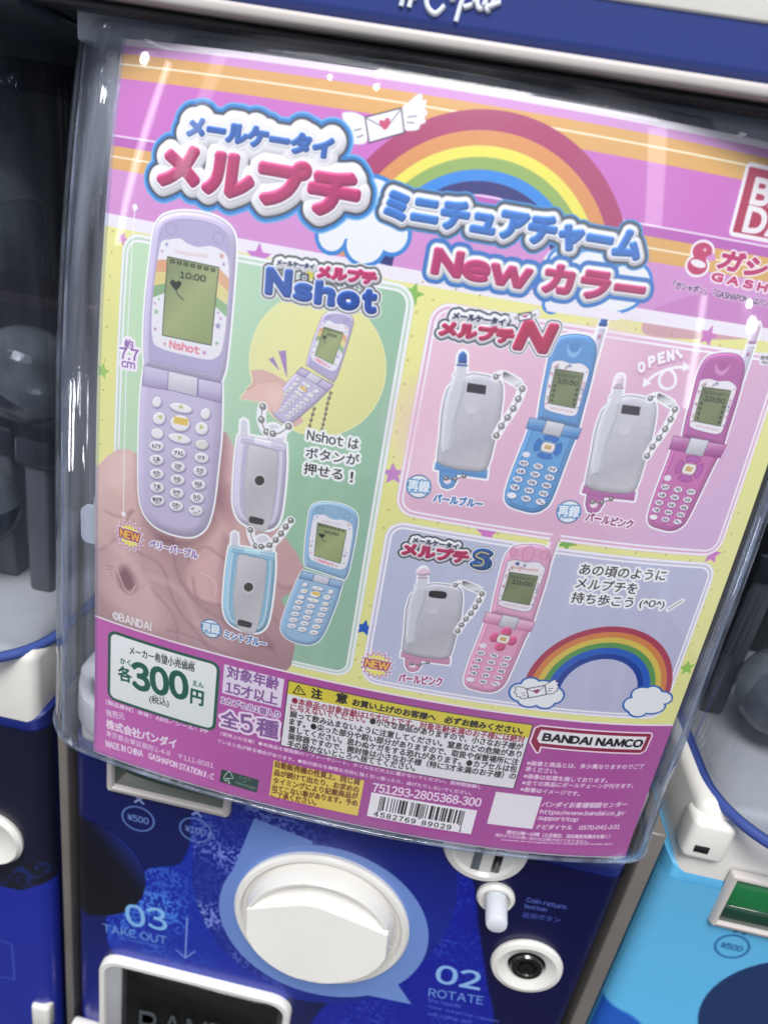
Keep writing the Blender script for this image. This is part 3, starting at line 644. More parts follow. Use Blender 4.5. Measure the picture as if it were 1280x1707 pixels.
folded_n(ref(zp, [(355, 315), (577, 510), (437, 1108), (112, 1062)]), dict(MAG, ant=(226, 206, 222)), .9, 'N', 'folded silver phone with magenta hinge')
folded_n(ref(zq, [(300, 298), (592, 480), (495, 1042), (128, 985)]), dict(ROSE, flip=(206, 146, 176)), .85, 'S', 'folded silver phone with rose hinge and round antenna tip')

# ---- rainbows, clouds, envelope -------------------------------------------
def cv_of(s, v): return np.array([(s-PS0)*RES, (PV1-v)*RES])
RB = [(176, 64, 110), (224, 150, 90), (240, 230, 96), (150, 180, 96), (56, 140, 226), (50, 52, 120)]
def arcband(c, r0, r1, col, a0=0, a1=180, n=70):
    A = np.radians(np.linspace(a0, a1, n)); P = [(c[0]+r1*math.cos(a), c[1]-r1*math.sin(a)) for a in A]+[(c[0]+r0*math.cos(a), c[1]-r0*math.sin(a)) for a in A[::-1]]
    paint(cv, sdf(cv, [np.array(P)], 3), col)
rc = cv_of(.086, .313); ro = .173*RES
ri = np.array([1, .885, .80, .735, .665, .60, .525])*ro
for k in range(6): arcband(rc, ri[k+1], ri[k], RB[k], 8, 178)
PATCH.append(('rainbow', 'broad rainbow arching behind the title', np.array([(rc[0]+ro*math.cos(a), rc[1]-ro*math.sin(a)) for a in np.radians(np.linspace(8, 178, 60))]+[(rc[0]+ri[6]*math.cos(a), rc[1]-ri[6]*math.sin(a)) for a in np.radians(np.linspace(178, 8, 40))]), 1))
def cloud(fr, blobs, wr, colr=(56, 134, 214), name='cloud', label=None, thin=False):
    s = union([sdf(cv, [fr(ell(x, y, rx, ry))], wr+6) for x, y, rx, ry in blobs])
    paint(cv, s, colr, grow=wr); paint(cv, s, (238, 238, 240)); 
    return s
z1 = Fr(150, 60, .4453); zt = Fr(600, 140, .53125)
cloud(z1, [(905, 745, 50, 60), (1030, 780, 70, 70), (940, 690, 80, 70), (1130, 740, 60, 70), (1050, 640, 110, 110)], 9)
patch('cloud', z1, [(860, 680), (900, 800), (1000, 850), (1100, 840), (1190, 790), (1200, 700), (1120, 600), (980, 560), (880, 620)], 'white cloud at the left foot of the rainbow', True, 2)
fill(zt, spline([(575, 555), (600, 520), (640, 505), (700, 520), (720, 570), (640, 600), (575, 620)], 5), (238, 238, 240))
cloud(zt, [(640, 640, 66, 60), (770, 660, 110, 55), (850, 620, 60, 60), (720, 580, 80, 55), (650, 560, 56, 46), (600, 690, 20, 22)], 7)
fill(zt, [(585, 690), (690, 690), (820, 715), (812, 742), (700, 730), (585, 712)], (240, 232, 242))
patch('cloud', zt, [(560, 560), (640, 510), (720, 530), (850, 560), (915, 620), (905, 700), (830, 745), (700, 725), (580, 710)], 'white cloud at the right foot of the rainbow', True, 2)
def envelope(fr, sc=1.0, thin=False):
    wl = [(1035, 315), (1000, 290), (965, 285), (945, 290), (950, 320), (935, 340), (955, 355), (955, 380), (985, 385), (985, 400), (1030, 398), (1038, 360)]
    wr = [(1168, 275), (1190, 250), (1235, 215), (1245, 240), (1258, 240), (1252, 270), (1262, 285), (1250, 305), (1255, 320), (1235, 330), (1225, 348), (1175, 345)]
    for w in (wl, wr):
        s = fill(fr, spline(w, 4), (60, 60, 70) if thin else (214, 208, 216), grow=2 if thin else 1.5); paint(cv, s, (240, 238, 242), grow=0)
    s = fill(fr, [(1030, 303), (1165, 268), (1176, 360), (1045, 398)], (70, 66, 80), grow=1.5); paint(cv, s, (242, 240, 246), grow=-1.2)
    line(fr, [(1032, 305), (1108, 345), (1165, 270)], (110, 106, 120), 2)
    fill(fr, spline([(1103, 350), (1083, 325), (1088, 312), (1100, 316), (1110, 305), (1122, 310), (1122, 330)], 4), (206, 80, 120) if not thin else (150, 60, 90))
    for a in (([(990, 352), (1015, 346)]), ([(1000, 378), (1022, 370)]), ([(1190, 302), (1222, 298)]), ([(1188, 322), (1212, 324)])): line(fr, a, (90, 88, 96), 2)
envelope(z1)
patch('winged_envelope', z1, [(940, 285), (1030, 300), (1165, 266), (1240, 212), (1262, 290), (1225, 350), (1178, 362), (1045, 400), (960, 385)], 'white envelope with wings and a heart')
# lower rainbow (lavender panel): no figures stand in front of it
zr = Fr(840, 920, 1/4.267)
RB2 = [(172, 58, 84), (214, 130, 70), (216, 190, 80), (90, 150, 80), (34, 92, 190), (22, 60, 150)]
c2 = zr([(650, 1000)])[0]; e1 = zr([(122, 1000)])[0]; e2 = zr([(1180, 1000)])[0]; r2 = (e2[0]-e1[0])/2; c2[0] = (e1[0]+e2[0])/2
for k, (a, b) in enumerate(((1, .92), (.92, .84), (.84, .765), (.765, .69), (.69, .6), (.6, .52))): arcband(c2, r2*b, r2*a, RB2[k], 0, 180)
PATCH.append(('rainbow', 'smaller rainbow with clouds in the lavender panel', np.array([(c2[0]+r2*math.cos(a), c2[1]-r2*math.sin(a)) for a in np.radians(np.linspace(0, 180, 40))]+[(c2[0]+.52*r2*math.cos(a), c2[1]-.52*r2*math.sin(a)) for a in np.radians(np.linspace(180, 0, 30))]), 2))
cloud(zr, [(110, 1000, 66, 58), (190, 960, 70, 60), (280, 980, 80, 60), (350, 1020, 70, 55), (180, 1050, 80, 50), (290, 1060, 70, 50)], 5.5, (40, 96, 180))
cloud(zr, [(920, 1090, 66, 50), (990, 1020, 80, 52), (1060, 1010, 60, 50), (1120, 1040, 70, 42), (1040, 1100, 100, 48), (950, 1130, 60, 40)], 5.5, (40, 96, 180))
envelope(Fr(150, 60, .4453, warp=homog(ref((150, 60, .4453), [(1030, 303), (1165, 268), (1176, 360), (1045, 398)]), ref((840, 920, 1/4.267), [(160, 975), (290, 950), (300, 1015), (175, 1040)]))), thin=True)
patch('cloud', zr, [(35, 1000), (110, 930), (200, 890), (330, 930), (430, 1010), (360, 1110), (200, 1120), (90, 1080)], 'small white cloud carrying a winged envelope', True, 3)
patch('cloud', zr, [(845, 1100), (930, 1010), (1000, 960), (1110, 980), (1200, 1030), (1150, 1110), (1000, 1170), (900, 1160)], 'small white cloud at the right foot of the smaller rainbow', True, 3)

# ---- title logos --------------------------------------------------------------
def logo(parts, ring, name=None, label=None):
    """parts: (frame, text, bl, br, h, colour, bold, slant); ring: list of (grow, colour) from outside in"""
    m = max(g for g, _ in ring)+8
    S = [tshape(fr, t, bl, br, h, m, slant=sl) for fr, t, bl, br, h, c, b, sl in parts]
    U_ = union(S)
    for g, c in ring[:-1]: paint(cv, U_, c, grow=g, feather=1.5)
    g, c = ring[-1]
    paint(cv, U_, puff(Shp(U_.x0, U_.y0, U_.d), c, g*.55, .22, .0, base=g), grow=g)
    for s, (fr, t, bl, br, h, c, b, sl) in zip(S, parts):
        k = max(1.5, min(b*.45, 3.5))
        paint(cv, s, (170, 168, 176), grow=b+k+1.5, feather=4, alpha=.55, off=(1, 3)); paint(cv, s, (250, 248, 250), grow=b+k)
        paint(cv, s, puff(s, c, max(3, b*1.1), .32, .9, base=b), grow=b)
    if name:
        lo = np.array([ (bl, br) for fr, t, bl, br, h, *_ in parts])
    return U_
def outline_patch(name, label, U_, grow, level=3, n=72):
    """outer outline of a distance field, walked by rays from its centre line"""
    h, w = U_.d.shape; ins = U_.d < grow; cols = np.where(ins.any(0))[0]
    xs = np.linspace(cols[0]+1, cols[-1]-1, n//2).astype(int)
    topy = [np.argmax(ins[:, x]) for x in xs]; boty = [h-1-np.argmax(ins[::-1, x]) for x in xs]
    P = [(U_.x0+x, U_.y0+y) for x, y in zip(xs, topy)]+[(U_.x0+x, U_.y0+y) for x, y in zip(xs[::-1], boty[::-1])]
    PATCH.append((name, label, np.array(P, float), level))
PK = (182, 52, 106); BL = (58, 116, 196)
RING1 = [(46, (110, 180, 236)), (42, (48, 130, 206)), (36, (66, 74, 92)), (31, (176, 172, 176)), (29, (234, 232, 236))]
u = logo([(z1, 'メルプチ', (262, 545), (985, 678), 150, PK, 10, 0), (z1, 'メールケータイ', (366, 368), (900, 455), 66, (44, 96, 176), 5.2, 0)], RING1)
outline_patch('title_lettering', 'puffy pink and blue title lettering, the largest', u, 45)
RING2 = [(26, (84, 156, 220)), (23, (60, 100, 140)), (20, (90, 92, 98)), (16, (206, 206, 212)), (14, (226, 228, 234))]
z2t = zt
u = logo([(zt, 'ミニチュアチャーム', (78, 420), (868, 552), 84, BL, 6.6, 0)], RING2)
outline_patch('title_lettering', 'puffy blue title lettering over the rainbow', u, 26)
u = logo([(zt, 'New', (228, 590), (525, 640), 72, PK, 6.0, 0), (zt, 'カラー', (575, 648), (880, 688), 82, PK, 6.0, 0)], [(24, (60, 120, 196)), (20, (60, 120, 196)), (15, (180, 190, 200)), (13, (234, 234, 226))])
outline_patch('title_lettering', 'puffy pink lettering below the blue title', u, 24)
zn = Fr(400, 410, 260/1280)
NB = (54, 92, 172)
u = logo([(zn, 'N', (222, 378), (402, 402), 190, NB, 6.5, 0), (zn, 's', (450, 425), (575, 442), 112, NB, 6.5, 0), (zn, 'h', (625, 458), (760, 478), 165, NB, 6.5, 0), (zn, 'o', (815, 495), (955, 510), 112, (28, 72, 160), 7.5, 0), (zn, 't', (1015, 530), (1100, 538), 160, (28, 72, 160), 6.5, 0), (zn, 'メルプチ', (640, 250), (1108, 310), 92, (190, 50, 104), 4.0, 0), (zn, 'メールケータイ', (305, 150), (606, 190), 40, (50, 60, 90), 1.2, 0)],
         [(17, (236, 236, 238)), (14, (96, 100, 98)), (9.5, (206, 206, 210)), (8, (240, 240, 244))])
tx(zn, 'エヌショット', (778, 330), (1015, 362), 36, (70, 74, 90), .3)
fill(zn, star(570, 240, 48, 8, .6), (220, 206, 90)); fill(zn, rrect(492, 225, 568, 285, 8), (90, 96, 110)); fill(zn, ell(530, 258, 20, 20), (230, 232, 236)); fill(zn, ell(530, 258, 10, 10), (50, 54, 70))
outline_patch('logo_lettering', 'blue puffy lettering with a grey rim at the top of the green panel', u, 16)
z4_ = Fr(700, 480, 1/4.492)
u = logo([(z4_, 'メルプチ', (150, 345), (690, 412), 100, (180, 40, 84), 4.4, 0), (z4_, 'N', (715, 440), (935, 470), 190, (180, 40, 84), 8, .25), (z4_, 'メールケータイ', (245, 225), (630, 278), 45, (40, 50, 80), 1.6, 0)],
         [(17, (244, 236, 240)), (14, (62, 78, 96)), (10, (210, 210, 214)), (8.5, (242, 240, 244))])
outline_patch('logo_lettering', 'red puffy lettering at the top of the pink panel', u, 14)
envelope(Fr(150, 60, .4453, warp=homog(ref((150, 60, .4453), [(1030, 303), (1165, 268), (1176, 360), (1045, 398)]), ref((700, 480, 1/4.492), [(735, 195), (830, 180), (838, 228), (742, 245)]))))
z6_ = Fr(*zq)
u = logo([(z6_, 'メルプチ', (140, 198), (630, 268), 88, (176, 40, 88), 3.8, 0), (z6_, 'S', (670, 295), (795, 310), 130, (32, 76, 140), 8, 0), (z6_, 'メールケータイ', (218, 108), (560, 162), 36, (30, 36, 64), 1.3, 0)],
         [(15, (228, 226, 236)), (13, (40, 54, 70)), (9, (206, 206, 212)), (7.5, (242, 242, 246))])
line(z6_, [(795, 200), (740, 185), (700, 215), (755, 245), (745, 285), (680, 285)], (214, 196, 130), 4, smooth=True)
outline_patch('logo_lettering', 'small red and navy lettering at the top of the lavender panel', u, 13)

# ---- captions -----------------------------------------------------------------
WH = (252, 248, 252)
def badge_new(x, y, fr=I, R=46, label='starburst reading NEW'):
    c = fr([(x, y)])[0]
    for r, col in ((R+5, WH), (R, (166, 60, 130)), (R-5, WH), (R-8, (244, 232, 110))):
        P = [(c[0]+(r if i % 2 == 0 else r*.72)*math.cos(i*math.pi/16), c[1]+(r if i % 2 == 0 else r*.72)*math.sin(i*math.pi/16)*.98) for i in range(32)]
        paint(cv, sdf(cv, [np.array(P)]), col)
    s = text_shape(cv, 'NEW', (c[0]-R*.66, c[1]+R*.22), (c[0]+R*.68, c[1]+R*.22), R*.5, 14)
    paint(cv, s, WH, grow=7); paint(cv, s, (160, 50, 110), grow=5); paint(cv, s, (244, 190, 90), grow=1.6)
    PATCH.append(('new_badge', label, ell(c[0], c[1], R, R, 0, 24), 3))
badge_new(216, 893, label='starburst reading NEW below the lilac phone'); badge_new(628, 1109, R=48, label='starburst reading NEW beside the folded rose phone')
def badge_re(x, y, label):
    c = ph([(x, y)])[0]; s = sdf(cv, [ell(c[0], c[1], 30, 30)], 5); paint(cv, s, (60, 110, 160), grow=1); paint(cv, s, (238, 240, 244), grow=-2)
    t = text_shape(cv, '再録', (c[0]-25, c[1]+16), (c[0]+27, c[1]+12), 30, 9); paint(cv, t, (84, 150, 204), grow=4.5); paint(cv, t, (236, 242, 248), grow=1.2)
    PATCH.append(('reissue_badge', label, ell(c[0], c[1], 33, 33, 0, 20), 3))
badge_re(352, 1048, 'round badge below the folded mint phone'); badge_re(698, 811, 'round badge below the blue-tipped folded phone'); badge_re(948, 853, 'round badge left of the magenta caption')
def cap(t, bl, br, h, col, grow=4): tx(I, t, bl, br, h, col, 1.1, halo=((grow, WH),))
cap('ベリーパープル', (250, 912), (329, 932), 13, (150, 110, 180)); cap('ミントブルー', (374, 1063), (443, 1080), 13, (74, 120, 180))
cap('パールブルー', (722, 836), (803, 847), 14, (50, 110, 180)); cap('パールピンク', (975, 868), (1052, 881), 14, (150, 40, 110)); cap('パールピンク', (664, 1137), (736, 1144), 14, (170, 50, 120))
def pix(t, fr, bl, br, h): tx(fr, t, bl, br, h, (34, 30, 40), .35, halo=((6.5, (246, 246, 246)),))
pix('Nshot は', z2, (700, 390), (1155, 478), 96); pix('ボタンが', z2, (690, 548), (1160, 618), 96); pix('押せる', z2, (672, 690), (1012, 750), 100); pix('！', z2, (1085, 765), (1108, 768), 90)
pix('あの頃のように', zr, (530, 160), (1140, 208), 78); pix('メルプチを', zr, (505, 255), (935, 300), 78); pix('持ち歩こう', zr, (472, 360), (905, 398), 78); pix('(^0^)', zr, (955, 402), (1130, 410), 62); pix('／', zr, (1165, 412), (1250, 412), 66)
o = zp; zo = Fr(*zp)
for ch, x, y in (('O', 470, 305), ('P', 535, 268), ('E', 595, 246), ('N', 652, 232), ('!', 732, 212)):
    s = tshape(zo, ch, (x, y), (x+(38 if ch != '!' else 10), y-10), 62, 10); paint(cv, s, (196, 130, 176), grow=4.5, alpha=.7, off=(1, 3)); paint(cv, s, (250, 246, 250), grow=2.2)
for q in ([(510, 375), (560, 325), (630, 290), (700, 272), (765, 270)], [(632, 292), (600, 335), (605, 385), (650, 408), (695, 380), (695, 320), (660, 285), (632, 292)]): line(zo, q, (250, 246, 250), 7, smooth=True)
fill(zo, [(492, 398), (500, 335), (550, 372)], (250, 246, 250)); fill(zo, [(748, 235), (795, 272), (745, 298)], (250, 246, 250))
patch('arrow_mark', zo, [(465, 260), (590, 200), (740, 150), (795, 272), (700, 310), (690, 400), (600, 410), (590, 330), (492, 398)], 'white OPEN lettering over a looping arrow', level=3)
tx(I, '©BANDAI', (188, 1032), (252, 1052), 13, (246, 240, 244), .9)
# upper right corner
zbd = Fr(1080, 150, 200/759)
b0 = q_sv(1213, 392); bw = .105; bh = .076
bx = cv_of(b0[0], b0[1]); w, h = bw*RES, bh*RES
S = rrect(bx[0], bx[1]-h, bx[0]+w, bx[1], 12); s = sdf(cv, [S], 8); paint(cv, s, (244, 236, 242)); paint(cv, s, (178, 50, 84), grow=-9)
for t, yy, x0_, x1_ in (('BAN', .48, .16, .86), ('DAI', .1, .16, .78)):
    s = text_shape(cv, t, (bx[0]+w*x0_, bx[1]-h*yy), (bx[0]+w*x1_, bx[1]-h*yy), h*.33, 8); paint(cv, s, (238, 232, 236), grow=3.2)
PATCH.append(('company_logo', 'square red company logo near the right edge', S, 2))
eg = union([sdf(cv, [zbd(ell(345, 1020, 68, 62, -20))], 10), sdf(cv, [zbd(ell(312, 1110, 68, 62, -10))], 10)]); paint(cv, eg, (244, 236, 242), grow=4); paint(cv, eg, (196, 66, 110), grow=-1.5)
fill(zbd, ell(318, 1097, 50, 24, 18), (240, 232, 238)); fill(zbd, star(360, 1010, 17, 4, .3), (244, 236, 242))
cut = fill(zbd, [(360, 1060), (420, 1030), (430, 1075), (385, 1080)], (214, 146, 208))
s = tshape(zbd, 'ガシャポン', (435, 1125), (1130, 1300), 130, 10, slant=.15); paint(cv, s, (244, 234, 240), grow=6.5); paint(cv, s, (190, 44, 104), grow=3.0)
s = tshape(zbd, 'GASHAPON', (400, 1200), (1080, 1350), 48, 10, track=.25); paint(cv, s, (244, 232, 240), grow=5.5); paint(cv, s, (196, 50, 110), grow=1.8)
tx(zbd, '「ガシャポン」「GASHAPON」はバンダイの日本における登録商標です。', (152, 1255), (1200, 1460), 52, (56, 44, 70), .35, halo=((2.5, (230, 190, 226)),))
fill(zo, rrect(1225, 180, 1400, 258, 14), (240, 236, 240)); tx(zo, '使用時の注意', (1228, 222), (1390, 232), 26, (60, 56, 66), .2); tx(zo, 'No.031', (1240, 248), (1330, 254), 20, (60, 56, 66), .2)

# ---- magenta foot ---------------------------------------------------------------
y0 = vrow(-.244); cv.a[y0-3:y0+3] = srgb((244, 230, 240))
ft = cv.a[y0+3:]; hh = ft.shape[0]
xt = np.linspace(0, 1, W_, dtype=np.float32)[None, :, None]
ca_ = np.array((206, 104, 184), np.float32)/255; cb_ = np.array((170, 72, 152), np.float32)/255; cc_ = np.array((178, 84, 160), np.float32)/255
ft[:] = np.where(xt < .5, ca_+(cb_-ca_)*xt*2, cb_+(cc_-cb_)*(xt-.5)*2)
PATCH.append(('footer_band', 'magenta band with prices and notices along the bottom', np.array([(1, y0), (W_-1, y0), (W_-1, H_-1), (1, H_-1)], float), 1))
z7 = Fr(140, 1020, .375)
# price box
pb = z7([(105, 92), (600, 210), (595, 505), (105, 420)]); x0_, x1_ = pb[[0, 3], 0].mean(), pb[1:3, 0].mean(); yy0, yy1 = pb[:2, 1].mean(), pb[2:, 1].mean()
S = rrect(x0_, yy0, x1_, yy1, 30); s = sdf(cv, [S], 6); paint(cv, s, (34, 92, 74)); paint(cv, s, grad(s, [(250, 250, 250), (232, 236, 234)], 60), grow=-10)
PATCH.append(('price_box', 'white price box with a green rim reading 300 yen', S, 2))
GN = (26, 96, 76)
tx(z7, 'メーカー希望小売価格', (203, 188), (492, 268), 36, (50, 60, 58), .5); tx(z7, 'ま　ぼう　こ　うり　か　かく', (322, 195), (495, 236), 15, (90, 96, 94), .2); tx(z7, 'かく', (162, 230), (208, 243), 26, GN, .5)
tx(z7, '各', (155, 303), (213, 318), 62, GN, 1.6); tx(z7, '300', (222, 340), (462, 392), 112, GN, 5.0); tx(z7, '円', (474, 405), (528, 420), 62, GN, 2.0); tx(z7, 'えん', (483, 328), (532, 340), 24, GN, .5)
tx(z7, '(税込)', (292, 408), (378, 428), 36, (60, 66, 64), .4); tx(z7, 'ぜいこみ', (308, 378), (362, 390), 12, (120, 124, 122), .1)
LW = (246, 226, 242)
tx(z7, '［製品素材］本体：ABS／シール：PP', (98, 410), (552, 545), 20, LW, .5); tx(z7, '発売元', (100, 465), (182, 482), 30, LW, .4)
tx(z7, '株式会社バンダイ', (100, 518), (410, 610), 40, LW, 1.5); tx(z7, '東京都台東区駒形1-4-8　〒111-8081', (98, 552), (575, 698), 26, LW, .2)
tx(z7, 'MADE IN CHINA', (98, 600), (262, 646), 28, LW, .9); tx(z7, 'GASHAPON STATION II : C', (286, 652), (576, 748), 26, LW, .9)
s = fill(z7, [(612, 700), (778, 748), (768, 805), (602, 755)], (36, 70, 64))
patch('forest_label', z7, [(612, 700), (778, 748), (768, 805), (602, 755)], 'small dark green certification label', level=2)
FS = (206, 220, 214)
line(z7, [(620, 745), (632, 752), (640, 740)], FS, 2.5); line(z7, [(640, 742), (622, 738), (638, 715), (648, 712), (662, 740), (645, 742), (645, 765)], FS, 2.5, smooth=True); tx(z7, 'FSC', (625, 758), (655, 768), 10, FS, 0)
tx(z7, 'ミックス', (690, 740), (738, 752), 10, FS, 0); tx(z7, '紙', (710, 758), (718, 761), 9, FS, 0); tx(z7, 'FSC® C018587', (672, 762), (762, 792), 9, FS, 0)
z8 = Fr(360, 1100, .265625)
def boxsv(fr, pts, r=0, **kw):
    q = fr(pts); x0, x1 = q[[0, 3], 0].mean(), q[1:3, 0].mean(); y0, y1 = q[:2, 1].mean(), q[2:, 1].mean()
    return (rrect(x0, y0, x1, y1, r) if r else np.array([(x0, y0), (x1, y0), (x1, y1), (x0, y1)]))
S = boxsv(z8, [(52, 30), (432, 120), (405, 300), (38, 210)]); paint(cv, sdf(cv, [S]), (236, 222, 240)); PATCH.append(('age_box', 'pale box with the age limit in violet', S, 2))
VI = (140, 92, 158)
tx(z8, '対象年齢', (68, 110), (390, 192), 76, VI, 1.3); tx(z8, '15才以上', (60, 208), (382, 288), 76, VI, 1.3)
s = tshape(z8, '1カプセル1個入り', (32, 272), (398, 368), 42, 10); paint(cv, s, (240, 222, 240), grow=4); paint(cv, s, VI, grow=.7)
s = tshape(z8, '全', (30, 412), (138, 440), 98, 14); s2 = tshape(z8, '5', (158, 452), (232, 462), 108, 14); s3 = tshape(z8, '種', (252, 470), (385, 500), 108, 14)
u = union([s, s2, s3]); paint(cv, u, (244, 226, 244), grow=10); paint(cv, u, VI, grow=2.2)
zw = Fr(440, 1120, .539)
tx(z8, '（使用上の注意）●本商品を樹脂製のソファーやシート、タイルなどの上に置かないでください。長時間接触し', (28, 474), (1664, 812), 24, LW, .35)
tx(z8, 'ていると色が移る場合があります。●取付部分を無理な方向に強く引っ張ったり、曲げたりしないでください。', (8, 520), (1600, 852), 24, LW, .35)
# yellow notice
S = boxsv(z8, [(365, 632), (928, 758), (893, 976), (330, 858)]); paint(cv, sdf(cv, [S]), (238, 206, 90)); PATCH.append(('notice_box', 'yellow notice box with brown text', S, 2))
BR = (110, 62, 30); zy = Fr(120, 1230, .390625)
for t, bl, br in (('自動販売機の性質上、同じ商', (866, 126), (1226, 204)), ('品が続けて出たり、お求めの', (862, 160), (1222, 236)), ('タイミングにより記載商品が', (858, 195), (1218, 264)), ('出てこない事があります。予め', (854, 226), (1216, 294)), ('ご了承ください。', (850, 254), (1040, 290))):
    tx(zy, t, bl, br, 27, BR, .75)
# warning box
wb = I([(481, 1135), (886, 1208), (858, 1315), (468, 1243)]); x0, x1 = wb[[0, 3], 0].mean(), wb[1:3, 0].mean(); yy0, yy1 = wb[:2, 1].mean(), wb[2:, 1].mean()
S = np.array([(x0, yy0), (x1, yy0), (x1, yy1), (x0, yy1)]); s = sdf(cv, [S]); paint(cv, s, (40, 30, 40), grow=1.5); paint(cv, s, (236, 232, 236), grow=-1)
PATCH.append(('warning_box', 'white warning box with a yellow heading strip', S, 2))
hy = yy0+(yy1-yy0)*.2; s = sdf(cv, [np.array([(x0, yy0), (x1, yy0), (x1, hy), (x0, hy)])]); paint(cv, s, (222, 206, 60), grow=-1)
KK = (24, 20, 26)
line(zw, [(107, 42), (128, 72), (90, 66)], KK, 3, closed=True); line(zw, [(107, 52), (107, 62)], KK, 3)
tx(zw, '注', (146, 80), (178, 86), 30, KK, 1.3); tx(zw, '意', (222, 94), (256, 100), 30, KK, 1.3); tx(zw, 'お買い上げのお客様へ　必ずお読みください。', (273, 104), (798, 193), 21, KK, 1.0)
a_ = zw([(273, 112), (798, 199)]); line(zw, [(273, 112), (798, 199)], KK, 1.6)
RD = (150, 30, 60)
LN = [('●本商品の対象年齢は15才以上です。対象年齢未満のお子様には絶対', (86, 92), (803, 220), RD), ('に与えないでください。', (82, 113), (312, 159), RD), ('●小さな部品がありますので、小さなお子様が', (326, 156), (797, 243), KK), ('誤って飲み込まないように注意してください。窒息などの危険があり', (80, 134), (792, 266), KK),
      ('ます。●尖った部分や鋭い部分がありますので、取扱や保管場所に注', (78, 157), (784, 290), KK), ('意してください。思わぬケガをする恐れがあります。●カプセルは包', (76, 180), (779, 312), KK), ('装容器ですので、開封後は小さなお子様（特に3才未満のお子様）の', (74, 203), (775, 334), KK), ('手の届かないところへ捨ててください。', (72, 226), (465, 308), KK)]
for t, bl, br, c in LN: tx(zw, t, (bl[0], bl[1]+6), br, 21, c, .55)
# number and barcode
tx(zw, '751293-2805368-300', (335, 370), (668, 418), 26, LW, 1.1)
S = boxsv(zw, [(332, 374), (660, 428), (640, 502), (318, 447)]); paint(cv, sdf(cv, [S]), (244, 240, 244)); PATCH.append(('barcode_box', 'white barcode box with digits', S, 2))
bx0, bx1, by0, by1 = S[0, 0], S[1, 0], S[0, 1], S[2, 1]; bw_ = bx1-bx0; bh_ = by1-by0
Lc = ['0001101', '0011001', '0010011', '0111101', '0100011', '0110001', '0101111', '0111011', '0110111', '0001011']
code = '4582769890291'; par = {'4': 'LGLLGG'}['4']
def enc(d, m):
    l = Lc[int(d)]; return l if m == 'L' else (''.join('1' if c == '0' else '0' for c in l) if m == 'R' else ''.join('1' if c == '0' else '0' for c in l)[::-1])
bits = '101'+''.join(enc(d, m) for d, m in zip(code[1:7], par))+'01010'+''.join(enc(d, 'R') for d in code[7:])+'101'
mw = bw_*.8/95
for i, b in enumerate(bits):
    if b == '1':
        xx0 = bx0+bw_*.09+i*mw; tall = .72 if (i < 3 or 45 <= i < 50 or i >= 92) else .66
        paint(cv, sdf(cv, [np.array([(xx0, by0+bh_*.1), (xx0+mw, by0+bh_*.1), (xx0+mw, by0+bh_*tall), (xx0, by0+bh_*tall)])]), KK)
for t, a, b in (('4582769', .06, .46), ('89029', .52, .8), ('1', .88, .9)):
    s = text_shape(cv, t, (bx0+bw_*a, by0+bh_*.95), (bx0+bw_*b, by0+bh_*.95), bh_*.2, 4, track=.15); paint(cv, s, KK, grow=.5)
# company speech mark
zk = Fr(850, 1200, 270/1280)
k4 = zk([(215, 75), (1120, 100), (1105, 245), (215, 215)]); kx0, kx1 = k4[0, 0], k4[1, 0]; ky0, ky1 = k4[:2, 1].mean(), k4[2:, 1].mean(); kd = (kx1-kx0)
sp = np.array([(kx0+8, ky0), (kx1-4, ky0), (kx1, ky0+6), (kx1-4, ky1-8), (kx1-14, ky1), (kx0+kd*.06, ky1), (kx0+kd*.06, ky1+22), (kx0-4, ky1-10), (kx0-2, ky0+8)])
s = sdf(cv, [sp], 14); paint(cv, s, (246, 226, 238), grow=8); paint(cv, s, (150, 30, 70), grow=3); 
s = sdf(cv, [np.array([(kx0+kd*.035, ky0+8), (kx1-10, ky0+8), (kx1-14, ky1-9), (kx0+kd*.05, ky1-9), (kx0+kd*.02, ky1-24)])]); paint(cv, s, (240, 236, 240))
s = text_shape(cv, 'BANDAI NAMCO', (kx0+kd*.07, ky1-19), (kx1-kd*.05, ky1-19), (ky1-ky0)*.4, 5); paint(cv, s, (20, 18, 22), grow=2.0)
PATCH.append(('company_logo', 'white speech-shaped company logo with a red rim', sp, 2))
for t, bl, br in (('※画像と商品とは、多少異なりますのでご了', (130, 360), (1052, 388)), ('承ください。', (118, 406), (370, 430)), ('※画像は処理を施しております。', (104, 462), (765, 500)), ('※全ての商品にボールチェーンが付きます。', (92, 515), (970, 540)), ('※画像はイメージです。', (78, 566), (545, 605))):
    tx(zk, t, bl, br, 38, LW, .45)
S = boxsv(zw, [(712, 370), (855, 388), (835, 488), (695, 470)]); paint(cv, sdf(cv, [S]), (240, 234, 240)); PATCH.append(('blank_label', 'blank white square left of the service address', S, 2))
for t, bl, br, h in (('バンダイお客様相談センター', (245, 690), (918, 690), 44), ('https://www.bandai.co.jp/', (228, 752), (895, 762), 44), ('support/top', (214, 800), (528, 815), 40), ('ナビダイヤル　0570-041-101', (198, 865), (860, 865), 40),
                     ('受付10時～16時（土日祝日、当社指定休業日を除く）', (-30, 905), (785, 940), 32), ('海外からのお問い合わせは受け付けておりません。', (-120, 925), (620, 978), 28), ('Customer service inquiries are not accepted from outside Japan.', (-70, 958), (810, 992), 18)):
    tx(zk, t, bl, br, h, LW, .6 if h > 30 else .3, slant=.12 if h > 39 else 0)
# white sheet margin
cv.a[-4:] = srgb((240, 232, 240))
lum = cv.a.mean(2, keepdims=True); cv.a = (cv.a*.97+lum*.03)*.985                       # the inks are a little dull
cv.a *= 1+.018*(noise(H_, W_, 3, 21, 1)-.5)[..., None]
np.clip(cv.a, 0, 1, out=cv.a)
